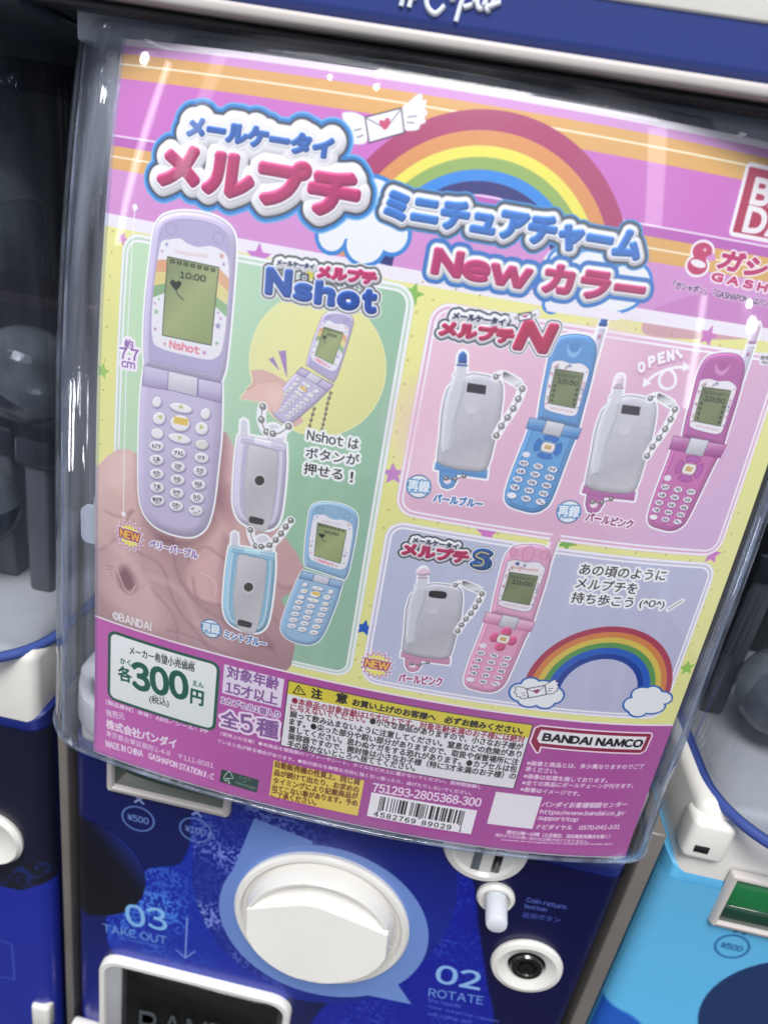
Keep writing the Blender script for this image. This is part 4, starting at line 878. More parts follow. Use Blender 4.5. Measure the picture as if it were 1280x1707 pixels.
# ---------------------------------------------------------------- printed front panels of the three machines
ZB = -.12
def make_panel(x0, x1, v0, v1, res, base):
    global cv, RESP, PX0, PV1_
    cv = Canvas((x1-x0)*res, (v1-v0)*res, base); RESP, PX0, PV1_ = res, x0, v1
def ph(pts):
    q = np.array([on_plane(x, y, ZB) for x, y in np.atleast_2d(np.asarray(pts, float))])
    return np.stack([(q[:, 0]-PX0)*RESP, (PV1_-q[:, 1])*RESP], 1)
PATCH_POSTER = PATCH; SHEET = cv
PATCH = []
make_panel(-.47, .556, -1.5, -.50, 1000, (18, 30, 92))
h, w = cv.h, cv.w
yy, xx_ = np.mgrid[0:h, 0:w].astype(np.float32); xx_ /= w; yy /= h
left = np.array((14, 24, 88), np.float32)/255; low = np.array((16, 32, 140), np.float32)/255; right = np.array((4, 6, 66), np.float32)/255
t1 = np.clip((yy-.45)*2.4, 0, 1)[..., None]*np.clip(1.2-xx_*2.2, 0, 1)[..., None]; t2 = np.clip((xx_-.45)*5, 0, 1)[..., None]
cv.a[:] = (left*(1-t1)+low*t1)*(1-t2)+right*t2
def circ_fit(a, b, c):          # circle through three measured points
    P = ph([a, b, c]); (x1_, y1_), (x2_, y2_), (x3_, y3_) = P
    A = np.array([[x2_-x1_, y2_-y1_], [x3_-x1_, y3_-y1_]])*2; r = np.array([x2_**2+y2_**2-x1_**2-y1_**2, x3_**2+y3_**2-x1_**2-y1_**2])
    c_ = np.linalg.solve(A, r); return c_, float(np.hypot(*(P[0]-c_)))
def speckle(seed, cell=9, lo=.46, hi=.62):
    n = noise(cv.h, cv.w, (cell, cell*.8), seed, 3); n2 = noise(cv.h, cv.w, 90, seed+1, 2)
    return np.clip((n-lo)/(hi-lo), 0, 1)*np.clip((n2-.3)*2.6, .15, 1)
# far-right bright field
bf = sdf(cv, [spline(ph([(640, 1340), (760, 1400), (790, 1480), (800, 1560), (812, 1640), (815, 1720), (700, 1760), (520, 1740), (560, 1660), (700, 1600)]), 6)], 4)
paint(cv, bf, (16, 30, 160), feather=6)
paint(cv, bf, (60, 96, 220), feather=4, alpha=.55, mask=speckle(5, 7, .55, .7))
PATCH.append(('blue_print', 'bright blue printed field right of the dial', spline(ph([(640, 1340), (760, 1400), (790, 1480), (800, 1560), (812, 1640), (815, 1720), (700, 1760), (520, 1740), (560, 1660), (700, 1600)]), 4)))
# big speckled drop around the dial
bigd = spline(ph([(330, 1340), (318, 1420), (322, 1490), (350, 1560), (400, 1620), (470, 1660), (560, 1672), (650, 1650), (740, 1560), (760, 1450), (700, 1370), (600, 1320), (450, 1290)]), 6)
s = sdf(cv, [bigd], 4); paint(cv, s, (22, 40, 146), feather=3)
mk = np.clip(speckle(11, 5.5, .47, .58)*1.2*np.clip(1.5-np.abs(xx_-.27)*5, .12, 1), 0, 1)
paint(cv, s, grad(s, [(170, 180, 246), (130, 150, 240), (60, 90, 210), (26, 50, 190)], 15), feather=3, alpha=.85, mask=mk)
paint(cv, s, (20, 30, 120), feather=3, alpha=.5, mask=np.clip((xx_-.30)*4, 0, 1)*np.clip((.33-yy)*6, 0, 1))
PATCH.append(('drop_print', 'large speckled blue drop printed around the dial', bigd))
# smaller drop with 03
neck = spline(ph([(322, 1400), (300, 1440), (250, 1448), (205, 1472), (182, 1510), (178, 1550), (190, 1590), (260, 1650), (420, 1690), (480, 1660), (400, 1610), (345, 1545), (322, 1480)]), 6)
s = sdf(cv, [neck], 4); paint(cv, s, (20, 44, 168), feather=4)
mk = speckle(17, 6, .46, .56)*np.clip(1.35-np.hypot(xx_-.16, (yy-.46)*1.0)*5.2, 0.1, 1)
paint(cv, s, grad(s, [(110, 170, 246), (70, 130, 240), (40, 90, 220)], 70), feather=4, alpha=.9, mask=mk)
PATCH.append(('drop_print', 'speckled blue drop printed behind the number 03', neck))
# black circle
c_, r_ = circ_fit((130, 1363), (243, 1470), (170, 1527)); s = sdf(cv, [ell(c_[0], c_[1], r_, r_, 0, 60)], 4)
paint(cv, s, grad(s, [(30, 50, 150), (12, 14, 34), (10, 11, 20), (12, 14, 26)], 130), feather=2)
PATCH.append(('circle_print', 'black circle printed on the left of the front', ell(c_[0], c_[1], r_, r_, 0, 32)))
# pale circle round the dial
c_, r_ = circ_fit((366, 1520), (540, 1660), (714, 1552)); pale = [ell(c_[0], c_[1], r_, r_, 0, 70), ph([(424, 1364), (380, 1470), (540, 1500), (520, 1402)]), ph([(662, 1640), (686, 1675), (590, 1655), (640, 1600), (690, 1590)])]
s = union([sdf(cv, [q], 4) for q in pale]); paint(cv, s, grad(s, [(112, 144, 214), (120, 154, 222)], 60))
PATCH.append(('pale_ring_print', 'pale blue circle printed under the dial', ell(c_[0], c_[1], r_, r_, 0, 40)))
s = fill(I, [(620, 1640), (690, 1610), (720, 1640), (700, 1665)], (8, 10, 40), smooth=True, feather=3, alpha=.0)
# lettering
CB = (120, 176, 244); CW = (150, 180, 226)
zq5 = Fr(120, 1230, .390625); zq6 = Fr(380, 1380, .40625); zq7 = Fr(680, 1350, .46875)
tx(zq5, '03', (238, 800), (408, 825), 88, (140, 196, 250), 1.3); tx(zq5, 'TAKE OUT', (133, 828), (405, 882), 32, (120, 166, 232), .3)
tx(zq5, 'the capsule from here', (205, 862), (400, 905), 13, (90, 140, 220), .1)
line(zq5, [(492, 770), (484, 940)], (130, 160, 230), 3.5); line(zq5, [(445, 905), (484, 940), (525, 912)], (130, 160, 230), 3)
for x, y, t in ((282, 347, '¥500'), (527, 395, '¥100')):
    c_ = zq5([(x, y)])[0]; r_ = abs(zq5([(x+68, y)])[0][0]-c_[0]); s = sdf(cv, [ell(c_[0], c_[1], r_, r_*.96)], 4); paint(cv, Shp(s.x0, s.y0, np.abs(s.d)), (100, 130, 196), grow=1.8)
    s = text_shape(cv, t, (c_[0]-r_*.66, c_[1]+r_*.28), (c_[0]+r_*.66, c_[1]+r_*.28), r_*.52, 4); paint(cv, s, (110, 140, 200), grow=.6)
for x, y in ((287, 265), (533, 318)):
    c_ = zq5([(x, y)])[0]
    for a, b in ((-1, -1), (-1, 1)):
        s = sdf(cv, [np.array([(c_[0]+a*8, c_[1]+b*8), (c_[0]-a*8, c_[1]-b*8)])], 5, closed=False); paint(cv, s, (150, 170, 220), grow=2.2)
tx(zq6, '02', (850, 635), (1030, 668), 74, (150, 196, 250), 1.5); tx(zq6, 'ROTATE', (822, 693), (1045, 728), 34, (120, 160, 226), .4)
for k, t in enumerate(('the handle', 'Your surprise capsule', 'will come out')): tx(zq6, t, (818, 714+k*28), ((955, 1110, 1000)[k], (742, 800, 795)[k]+k*6), 16, (96, 120, 216), .2)
tx(zq7, 'Coin return', (420, 328), (560, 356), 17, (90, 110, 190), .5); tx(zq7, 'button', (414, 350), (492, 364), 15, (90, 110, 190), .5); tx(zq7, '返却ボタン', (405, 384), (540, 404), 20, (76, 92, 176), .3)
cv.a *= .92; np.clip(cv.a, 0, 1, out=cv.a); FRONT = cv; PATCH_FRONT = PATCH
# right neighbour: sky blue
make_panel(.60, 1.626, -1.5, -.44, 500, (92, 172, 216)); cv.a *= 1; 
h, w = cv.h, cv.w; yy = np.linspace(0, 1, h, dtype=np.float32)[:, None, None]; cv.a *= 1+.18*np.clip(yy*2-.4, -.2, 1)*np.array([.3, .7, .8], np.float32)
z9 = Fr(680, 1350, .46875)
c_ = z9([(1152, 488)])[0]; r_ = 14.0; s = sdf(cv, [ell(c_[0], c_[1], r_, r_)], 4); paint(cv, Shp(s.x0, s.y0, np.abs(s.d)), (40, 96, 150), grow=1.0)
s = text_shape(cv, '¥500', (c_[0]-9, c_[1]+4), (c_[0]+9, c_[1]+4), 7, 4); paint(cv, s, (40, 90, 140), grow=.3)
c_ = z9([(1185, 427)])[0]
for a, b in ((-1, -1), (-1, 1)):
    s = sdf(cv, [np.array([(c_[0]+a*4, c_[1]+b*4), (c_[0]-a*4, c_[1]-b*4)])], 5, closed=False); paint(cv, s, (30, 80, 130), grow=1.2)
c_ = z9([(1370, 760)])[0]; paint(cv, sdf(cv, [ell(c_[0], c_[1], 82, 82, 0, 50)], 4), (30, 52, 96))
c_ = z9([(690, 800)])[0]; paint(cv, sdf(cv, [ell(c_[0], c_[1], 40, 40, 0, 50)], 4), (30, 90, 190), feather=4)
np.clip(cv.a, 0, 1, out=cv.a); FRONT_R = cv
# left neighbour: dark, then blue below
make_panel(-1.53, -.504, -1.5, -.44, 500, (16, 18, 34))
zl = Fr(0, 950, .4437)
fill(zl, [(-900, 1170), (0, 1190), (80, 1205), (130, 1190), (300, 1190), (300, 2400), (-900, 2400)], (24, 40, 150))
fill(zl, [(-400, 1100), (0, 1150), (60, 1120), (160, 1100), (260, 1080), (260, 1150), (80, 1195), (0, 1190), (-400, 1190)], (24, 60, 170), alpha=.9, mask=speckle(3, 6, .45, .6))
line(zl, [(0, 1395), (45, 1408), (54, 1540), (0, 1530)], (70, 96, 190), 1.4)
fill(zl, [(-300, 500), (210, 500), (200, 1100), (-300, 1100)], (14, 16, 60), alpha=.4, feather=10)
np.clip(cv.a, 0, 1, out=cv.a); FRONT_L = cv
# ---------------------------------------------------------------- materials
def bm_img(name, canvas):
    im = bpy.data.images.new(name, canvas.w, canvas.h, alpha=False); a = np.ones((canvas.h, canvas.w, 4), np.float32); a[..., :3] = canvas.a[::-1]
    im.pixels.foreach_set(a.ravel()); im.pack(); return im
def nodes(name):
    m = bpy.data.materials.new(name); m.use_nodes = True; nt = m.node_tree; return m, nt, nt.nodes['Principled BSDF'], nt.nodes['Material Output']
def lin(c): return tuple(((x/255)/12.92 if x/255 <= .04045 else ((x/255+.055)/1.055)**2.4) for x in c)+(1,)
def add_bump(nt, p, scale=400, strength=.05, dist=.0005, stretch=None, detail=3):
    tc = nt.nodes.new('ShaderNodeTexCoord'); mp = nt.nodes.new('ShaderNodeMapping'); nz = nt.nodes.new('ShaderNodeTexNoise'); bp = nt.nodes.new('ShaderNodeBump')
    if stretch: mp.inputs['Scale'].default_value = stretch
    nz.inputs['Scale'].default_value = scale; nz.inputs['Detail'].default_value = detail; bp.inputs['Strength'].default_value = strength; bp.inputs['Distance'].default_value = dist
    nt.links.new(tc.outputs['Object'], mp.inputs[0]); nt.links.new(mp.outputs[0], nz.inputs['Vector']); nt.links.new(nz.outputs['Fac'], bp.inputs['Height'])
    nt.links.new(bp.outputs[0], p.inputs['Normal']); return nz
def plain(name, col, rough=.4, metal=0, bump=None, spec=.5, vary=.0, coat=0):
    m, nt, p, o = nodes(name); p.inputs['Base Color'].default_value = lin(col); p.inputs['Roughness'].default_value = rough; p.inputs['Metallic'].default_value = metal
    p.inputs['Specular IOR Level'].default_value = spec; p.inputs['Coat Weight'].default_value = coat
    nz = add_bump(nt, p, *(bump or (300, .04, .0004)))
    if vary:
        mx = nt.nodes.new('ShaderNodeMixRGB'); mx.inputs[1].default_value = lin(col); mx.inputs[2].default_value = lin([max(0, c*(1-vary)) for c in col])
        n2 = nt.nodes.new('ShaderNodeTexNoise'); n2.inputs['Scale'].default_value = 18; n2.inputs['Detail'].default_value = 5; tc = nt.nodes.new('ShaderNodeTexCoord')
        nt.links.new(tc.outputs['Object'], n2.inputs['Vector']); nt.links.new(n2.outputs['Fac'], mx.inputs[0]); nt.links.new(mx.outputs[0], p.inputs['Base Color'])
    return m
def printed(name, canvas, rough=.32, coat=.35):
    m, nt, p, o = nodes(name); t = nt.nodes.new('ShaderNodeTexImage'); t.image = bm_img(name, canvas); t.interpolation = 'Cubic'
    nt.links.new(t.outputs[0], p.inputs['Base Color']); p.inputs['Roughness'].default_value = rough; p.inputs['Coat Weight'].default_value = coat; p.inputs['Coat Roughness'].default_value = .08
    add_bump(nt, p, 9, .05, .0015, None, 2); return m
def clear(name, tint=(1, 1, 1), rough=.03, ior=1.45, bump=(8, .15, .004, None), gain=1.0, streak=None):
    m, nt, p, o = nodes(name); nt.nodes.remove(p)
    tr = nt.nodes.new('ShaderNodeBsdfTransparent'); tr.inputs[0].default_value = tint+(1,); gl = nt.nodes.new('ShaderNodeBsdfGlossy'); gl.inputs['Roughness'].default_value = rough
    fr = nt.nodes.new('ShaderNodeLayerWeight'); fr.inputs[0].default_value = .5; pw = nt.nodes.new('ShaderNodeMath'); pw.operation = 'POWER'; pw.inputs[1].default_value = 4.5; ma = nt.nodes.new('ShaderNodeMath'); ma.operation = 'MULTIPLY_ADD'; f0 = ((ior-1)/(ior+1))**2; ma.inputs[1].default_value = 1-f0; ma.inputs[2].default_value = f0; mx = nt.nodes.new('ShaderNodeMixShader')
    mu = nt.nodes.new('ShaderNodeMath'); mu.operation = 'MULTIPLY'; mu.inputs[1].default_value = gain; mu.use_clamp = True
    tc = nt.nodes.new('ShaderNodeTexCoord'); mp = nt.nodes.new('ShaderNodeMapping'); nz = nt.nodes.new('ShaderNodeTexNoise'); bp = nt.nodes.new('ShaderNodeBump')
    if bump[3]: mp.inputs['Scale'].default_value = bump[3]
    nz.inputs['Scale'].default_value = bump[0]; nz.inputs['Detail'].default_value = 3; bp.inputs['Strength'].default_value = bump[1]; bp.inputs['Distance'].default_value = bump[2]
    L = nt.links.new; L(tc.outputs['Object'], mp.inputs[0]); L(mp.outputs[0], nz.inputs['Vector']); L(nz.outputs['Fac'], bp.inputs['Height']); L(bp.outputs[0], gl.inputs['Normal']); L(bp.outputs[0], fr.inputs['Normal']); L(fr.outputs['Facing'], pw.inputs[0]); L(pw.outputs[0], ma.inputs[0])
    L(ma.outputs[0], mu.inputs[0]); L(mu.outputs[0], mx.inputs[0]); L(tr.outputs[0], mx.inputs[1]); L(gl.outputs[0], mx.inputs[2])
    last = mx
    if streak:                                     # diffuse tint; paints refraction streaks on the case and haze on the cover
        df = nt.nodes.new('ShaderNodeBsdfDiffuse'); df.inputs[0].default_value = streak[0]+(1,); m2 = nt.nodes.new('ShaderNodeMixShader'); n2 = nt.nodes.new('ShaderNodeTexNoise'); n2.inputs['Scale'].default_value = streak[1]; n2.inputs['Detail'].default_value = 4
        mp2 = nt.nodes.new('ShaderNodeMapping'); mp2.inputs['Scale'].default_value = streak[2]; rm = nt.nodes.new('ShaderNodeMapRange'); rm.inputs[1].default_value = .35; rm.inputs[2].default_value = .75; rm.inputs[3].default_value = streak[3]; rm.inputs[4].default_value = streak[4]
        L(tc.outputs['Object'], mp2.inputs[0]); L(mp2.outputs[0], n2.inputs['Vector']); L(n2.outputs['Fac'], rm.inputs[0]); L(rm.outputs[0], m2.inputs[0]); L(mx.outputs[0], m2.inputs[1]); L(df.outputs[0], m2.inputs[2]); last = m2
    L(last.outputs[0], o.inputs['Surface']); return m
MSHEET = printed('poster_print', SHEET); MFRONT = printed('front_print', FRONT, .3, .2); MFR = printed('front_print_right', FRONT_R, .35, .4); MFL = printed('front_print_left', FRONT_L, .35, .4)
WHITE = plain('white_plastic', (230, 228, 223), .34, bump=(240, .12, .0006), coat=.25, vary=.07); CREAM = plain('cream_trim', (186, 180, 178), .45); NAVY = plain('navy_plastic', (20, 34, 104), .35, coat=.3); HEADB = plain('header_blue', (38, 58, 130), .5, coat=.1)
DARK = plain('dark_inside', (22, 24, 30), .6, vary=.5); BLACKM = plain('black_rubber', (20, 22, 26), .5); STEEL = plain('rack_steel', (138, 132, 126), .45, .3, (60, .15, .0006), vary=.25); GREY = plain('grey_plastic', (112, 120, 128), .5, vary=.3)
LCDG = plain('dark_green_display', (22, 60, 46), .12, coat=1); LCDR = plain('green_display', (26, 110, 62), .15, coat=1); CYAN = plain('sky_blue_plastic', (84, 164, 210), .35, coat=.4); METAL = plain('polished_metal', (200, 200, 204), .18, 1.0); BLK = plain('black_lock', (16, 16, 18), .25, coat=.6)
CLEAR = clear('clear_cover', (.985, .99, 1), .02, 1.45, (6, .06, .003, (3, 3, .3)), 1.0, ((.80, .80, .84), 5, (4, 4, .8), .0, .03))
CASE = clear('clear_case', (.90, .92, .97), .05, 1.5, (9, .8, .006, (9, 9, .25)), 1.3, ((.58, .64, .80), 9, (9, 9, .35), .02, .42))  # pale diffuse streaks stand in for refracted and reflected light
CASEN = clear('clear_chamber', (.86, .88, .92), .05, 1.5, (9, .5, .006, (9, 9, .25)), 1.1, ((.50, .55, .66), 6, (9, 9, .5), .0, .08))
RIM = clear('blue_tinted_rim', (.16, .24, .62), .06, 1.5, (20, .3, .002, None), 1.2, ((.08, .13, .42), 20, (1, 1, 1), .45, .8))
EDGE = clear('clear_edge', (.80, .86, .95), .04, 1.5, (30, .6, .003, None), 1.4, ((.62, .70, .86), 30, (2, 2, 2), .02, .22))
SMOKE = clear('smoked_flap', (.40, .42, .44), .08, 1.5, (10, .2, .002, None), 1.2)
MILK = plain('milky_plastic', (206, 210, 218), .35)
# ---------------------------------------------------------------- helpers
def link(o, parent=None): scene.collection.objects.link(o); o.parent = parent; return o
ORG_ = {}
def empty(name, w, label, cat, group=None):
    o = bpy.data.objects.new(name, None); o.empty_display_size = .02; link(o); o.location = B(np.array(w, float))[0]; o['label'] = label; o['category'] = cat
    if group: o['group'] = group
    ORG_[o] = np.array(o.location); return o
def base(o):
    while o.parent: o = o.parent
    return ORG_.get(o, np.zeros(3))
def raw(name, verts, faces, mat, parent=None, smooth=True, uv=None, label=None, worldcoords=False):
    me = bpy.data.meshes.new(name); V = np.asarray(verts, float)
    if not worldcoords: V = B(V)
    o = bpy.data.objects.new(name, me); link(o, parent)
    if parent is None: c = V.mean(0); o.location = c; ORG_[o] = c
    V = V-base(o)
    me.from_pydata(V.tolist(), [], [list(map(int, f)) for f in faces]); me.materials.append(mat)
    if smooth: me.shade_smooth()
    if uv is not None:
        ul = me.uv_layers.new(name='UVMap'); idx = np.empty(len(me.loops), np.int32); me.loops.foreach_get('vertex_index', idx); ul.data.foreach_set('uv', np.asarray(uv, np.float32)[idx].ravel())
    if label: o['label'] = label
    return o
def from_bm(name, bm, mat, parent, smooth=True, label=None, ang=40):
    V = np.array([v.co[:] for v in bm.verts]); F = [[v.index for v in f.verts] for f in bm.faces]; bm.free()
    o = raw(name, V, F, mat, parent, smooth, label=label)
    if smooth: o.data.set_sharp_from_angle(angle=math.radians(ang))
    return o
def box(name, lo, hi, mat, parent, bev=.006, seg=3, label=None):
    bm = bmesh.new(); bmesh.ops.create_cube(bm, size=1)
    for v in bm.verts: v.co = Vector([(lo[i]+hi[i])/2+v.co[i]*(hi[i]-lo[i]) for i in range(3)])
    if bev: bmesh.ops.bevel(bm, geom=bm.edges[:], offset=bev, segments=seg, profile=.5, affect='EDGES', clamp_overlap=True)
    bm.verts.index_update(); return from_bm(name, bm, mat, parent, label=label, ang=50)
def lathe(name, prof, c, mat, parent, n=64, sx=1, label=None, ang=35):
    """profile (radius, z) turned about the axis that comes out of the front at c = (x, v)"""
    V = []; F = []
    for r, z in prof:
        for k in range(n): a = 2*math.pi*k/n; V.append((c[0]+r*math.cos(a)*sx, c[1]+r*math.sin(a), z))
    m = len(prof)
    for i in range(m-1):
        for k in range(n): F.append((i*n+k, i*n+(k+1) % n, (i+1)*n+(k+1) % n, (i+1)*n+k))
    for i, z in ((0, 0), (m-1, 0)):
        if prof[i][0] > 1e-6: F.append([i*n+k for k in range(n)] if i else [i*n+k for k in range(n)][::-1])
    o = raw(name, V, F, mat, parent, True, label=label); o.data.set_sharp_from_angle(angle=math.radians(ang)); return o
def tube(name, P, r, mat, parent, n=10, closed=False, label=None):
    P = np.asarray(P, float); T = np.gradient(P, axis=0) if not closed else np.roll(P, -1, 0)-np.roll(P, 1, 0); T /= np.linalg.norm(T, axis=1)[:, None]+1e-9
    V = []; F = []; up = np.array([0, 1., 0.])
    for p, t in zip(P, T):
        u = up if abs(t@up) < .9 else np.array([1., 0, 0]); a = np.cross(t, u); a /= np.linalg.norm(a); b = np.cross(a, t)
        for k in range(n): th = 2*math.pi*k/n; V.append(p+r*(a*math.cos(th)+b*math.sin(th)))
    m = len(P)
    for i in range(m if closed else m-1):
        for k in range(n): F.append((i*n+k, i*n+(k+1) % n, ((i+1) % m)*n+(k+1) % n, ((i+1) % m)*n+k))
    return raw(name, V, F, mat, parent, label=label)
# ---------------------------------------------------------------- the poster
poster = empty('poster', (.07, -.5, -.04), 'pink and yellow printed poster of toy flip phones behind the clear cover', 'poster')
G = .0125
def bent(name, outline, off, parent, label=None, canvas=SHEET, kind='sheet', mat=MSHEET):
    """flat outline cut along a fixed grid, then bent with the sheet"""
    if kind == 'sheet': ox, oy, res = PS0, PV1, RES
    else: ox, oy, res = -.47, -.50, 1000.
    P = np.stack([outline[:, 0]/res+ox, oy-outline[:, 1]/res], 1)
    if kind == 'sheet': P[:, 0] = np.clip(P[:, 0], PS0+.0008, PS1-.0008); P[:, 1] = np.clip(P[:, 1], PV0+.0008, PV1-.0008)
    keep = [0]
    for i in range(1, len(P)):
        if np.hypot(*(P[i]-P[keep[-1]])) > 4e-4: keep.append(i)
    if np.hypot(*(P[keep[-1]]-P[0])) < 4e-4: keep.pop()
    P = P[keep]; bm = bmesh.new(); vs = [bm.verts.new((x, y, 0)) for x, y in P]; bm.faces.new(vs)
    bmesh.ops.triangulate(bm, faces=bm.faces[:])
    if kind == 'sheet':
        for ax in (0, 1):
            lo, hi = P[:, ax].min(), P[:, ax].max()
            for k in range(math.ceil(lo/G), math.floor(hi/G)+1):
                co = [0, 0, 0]; no = [0, 0, 0]; co[ax] = k*G; no[ax] = 1
                bmesh.ops.bisect_plane(bm, geom=bm.verts[:]+bm.edges[:]+bm.faces[:], plane_co=co, plane_no=no, dist=1e-6)
    bm.normal_update()
    for f in bm.faces:
        if f.normal.z < 0: f.normal_flip()
    bm.verts.index_update(); S = np.array([v.co[:2] for v in bm.verts]); F = [[v.index for v in f.verts] for f in bm.faces]; bm.free()
    W = sheet(S, off) if kind == 'sheet' else np.c_[S, np.full(len(S), ZB+off)]
    uv = np.stack([(S[:, 0]-ox)*res/canvas.w, 1-(oy-S[:, 1])*res/canvas.h], 1)
    return raw(name, W, F, mat, parent, kind == 'sheet', uv, label)
ns, nv = round((PS1-PS0)/G), round((PV1-PV0)/G)
ks = np.unique(np.r_[PS0, np.arange(math.ceil(PS0/G), math.floor(PS1/G)+1)*G, PS1]); kv = np.unique(np.r_[PV0, np.arange(math.ceil(PV0/G), math.floor(PV1/G)+1)*G, PV1])
S = np.array([(s, v) for v in kv for s in ks]); n = len(ks)
F = [(j*n+i, j*n+i+1, (j+1)*n+i+1, (j+1)*n+i) for j in range(len(kv)-1) for i in range(n-1)]
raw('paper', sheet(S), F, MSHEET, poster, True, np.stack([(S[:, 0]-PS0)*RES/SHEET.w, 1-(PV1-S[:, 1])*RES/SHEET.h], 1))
PAPER = plain('paper_back', (226, 224, 226), .7)
raw('paper_back', sheet(S, -.0012), [f[::-1] for f in F], PAPER, poster, True)
done = []
order = sorted(range(len(PATCH_POSTER)), key=lambda i: (PATCH_POSTER[i][3], i))
for i in order:
    name, label, out, lv = PATCH_POSTER[i]; lo, hi = out.min(0), out.max(0)
    L = 1+max([d[2] for d in done if (d[0] < hi).all() and (d[1] > lo).all()] or [0])
    par = poster; c = (lo+hi)/2
    for d in done:
        if d[4] in ('green_panel', 'pink_panel', 'lavender_panel', 'footer_band') and (d[0] < c).all() and (d[1] > c).all() and name not in ('green_panel', 'pink_panel', 'lavender_panel', 'footer_band'): par = d[3]
    o = bent(name, out, L*7e-5, par, label); done.append((lo, hi, L, o, name))

# ---------------------------------------------------------------- clear shells
def section(v, off, s0, s1, rl, rr, back, nc=14):
    """level cut through a case: bent front, two rounded corners, straight sides"""
    s = np.linspace(s0, s1, 56); P = sheet(np.stack([s, np.full(56, v)], 1), off)[:, [0, 2]]
    out = []
    for end, r, sg in ((0, rl, -1), (1, rr, 1)):
        p = P[-1] if end else P[0]; q = P[-2] if end else P[1]; t = (p-q)/np.linalg.norm(p-q); n = np.array([t[1], -t[0]])*(1 if end else -1)
        n = n if n[1] < 0 else -n                                   # inwards
        a0 = math.atan2(-t[1], t[0]*sg); tot = math.pi/2-a0; c = p+n*r; arc = []
        for k in range(1, nc+1):
            a = tot*k/nc; arc.append(c-n*r*math.cos(a)+t*r*math.sin(a))
        arc.append(np.array([arc[-1][0], back])); out.append(np.array(arc))
    return np.vstack([out[0][::-1], P, out[1]])
def shell(name, vs, off, s0, s1, rl, rr, back, mat, parent, thick=.006, dx=0., label=None):
    R = []; 
    for v, o in vs: R.append(np.insert(section(min(max(v, -.52), .53), off+o, s0, s1, rl, rr, back), 1, v, axis=1))
    V = np.vstack(R); V[:, 0] += dx; n = len(R[0]); F = [(j*n+i, j*n+i+1, (j+1)*n+i+1, (j+1)*n+i) for j in range(len(R)-1) for i in range(n-1)]
    o = raw(name, V, F, mat, parent, True, label=label); md = o.modifiers.new('thickness', 'SOLIDIFY'); md.thickness = thick*K; md.offset = -1; return o, R
def machine(name, label, dx, front, body_mat, header, lcd, own=False):
    t = empty(name, (.04+dx, -1.75, -.4), label, 'capsule machine', 'capsule machines side by side')
    # body
    L, Rr = -.462+dx, .548+dx
    bm = bmesh.new(); bmesh.ops.create_cube(bm, size=1); lo, hi = (L, -1.75, -.75), (Rr, -.545 if not own else -.575, ZB-.0015)
    for v in bm.verts: v.co = Vector([(lo[i]+hi[i])/2+v.co[i]*(hi[i]-lo[i]) for i in range(3)])
    bmesh.ops.bevel(bm, geom=[e for e in bm.edges if abs(e.verts[0].co.z-hi[2]) < 1e-6 and abs(e.verts[1].co.z-hi[2]) < 1e-6], offset=.035, segments=6, profile=.5, affect='EDGES')
    bm.verts.index_update(); from_bm('body', bm, body_mat, t)
    # front print: a thin sheet on the flat of the front
    x0, x1 = L+.036, Rr-.036; v0, v1 = -1.5, (-.545 if not own else -.575)-.036
    cx0 = {-1: -1.53, 0: -.47, 1: .60}[round(dx)]; cvx = {-1: FRONT_L, 0: FRONT, 1: FRONT_R}[round(dx)]; top = -.50 if own else -.44; res = 1000 if own else 500
    # the printed film wraps the rounded vertical edges too
    a = np.linspace(0, math.pi/2*.92, 7); prof = [(L+.035-.0365*math.sin(t_), ZB-.0365+.0365*math.cos(t_)) for t_ in a[::-1]]+[(Rr-.035+.0365*math.sin(t_), ZB-.0365+.0365*math.cos(t_)) for t_ in a]
    V = [(x, v, z) for v in (v0, v1) for x, z in prof]; n = len(prof); uv = [((x-cx0)*res/cvx.w, 1-(top-v)*res/cvx.h) for x, v, z in V]
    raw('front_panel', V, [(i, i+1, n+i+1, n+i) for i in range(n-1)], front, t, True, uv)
    # tray, case, header
    box('capsule_tray', (L+.012, -.60 if not own else -.588, -.70), (Rr-.012, -.415, -.125), WHITE, t, .02, 4)
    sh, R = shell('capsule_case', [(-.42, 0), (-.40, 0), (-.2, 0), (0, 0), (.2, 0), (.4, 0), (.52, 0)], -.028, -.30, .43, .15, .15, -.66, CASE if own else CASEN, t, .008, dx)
    q = R[0].copy(); q[:, 0] += dx; tube('case_rim', q, .0095, RIM, t, 8)
    box('case_back', (L+.02, -.41, -.70), (Rr-.02, .53, -.66), DARK, t, .004, 1)
    box('top_plate', (L+.02, .532, -.70), (Rr-.02, .5455, -.17), GREY, t, .003, 1)
    hb = box('header', (L-.004, .548, -.70), (Rr+.004, 1.2, -.060), header, t, .012, 3)
    box('header_trim', (L-.006, .5325, -.085), (Rr+.006, .5465, -.048), CREAM, t, .005, 3)
    box('gasket', (L+.002, .522, -.09), (Rr-.002, .5305, -.062), BLACKM, t, .003, 2)
    return t, hb
own, hb = machine('capsule_vending_machine', 'dark blue capsule toy machine with white dial and clear front cover', 0, MFRONT, NAVY, HEADB, LCDG, True)
DX = 1.062
left, _ = machine('capsule_vending_machine', 'dark machine at the left edge, cut off by the frame', -DX, MFL, NAVY, GREY, LCDG)
right, _ = machine('capsule_vending_machine', 'sky blue capsule toy machine at the lower right', DX, MFR, CYAN, HEADB, LCDR)
# outer cover of the main machine, rolled lower edge
cov, R = shell('clear_cover', [(v, 0) for v in np.linspace(-.5015, .522, 44)], .006, -.385, .506, .12, .06, -.20, CLEAR, own, .005)
q = R[0].copy(); tube('cover_edge', q+np.array([0, 0, 0]), .0030, EDGE, own, 8)
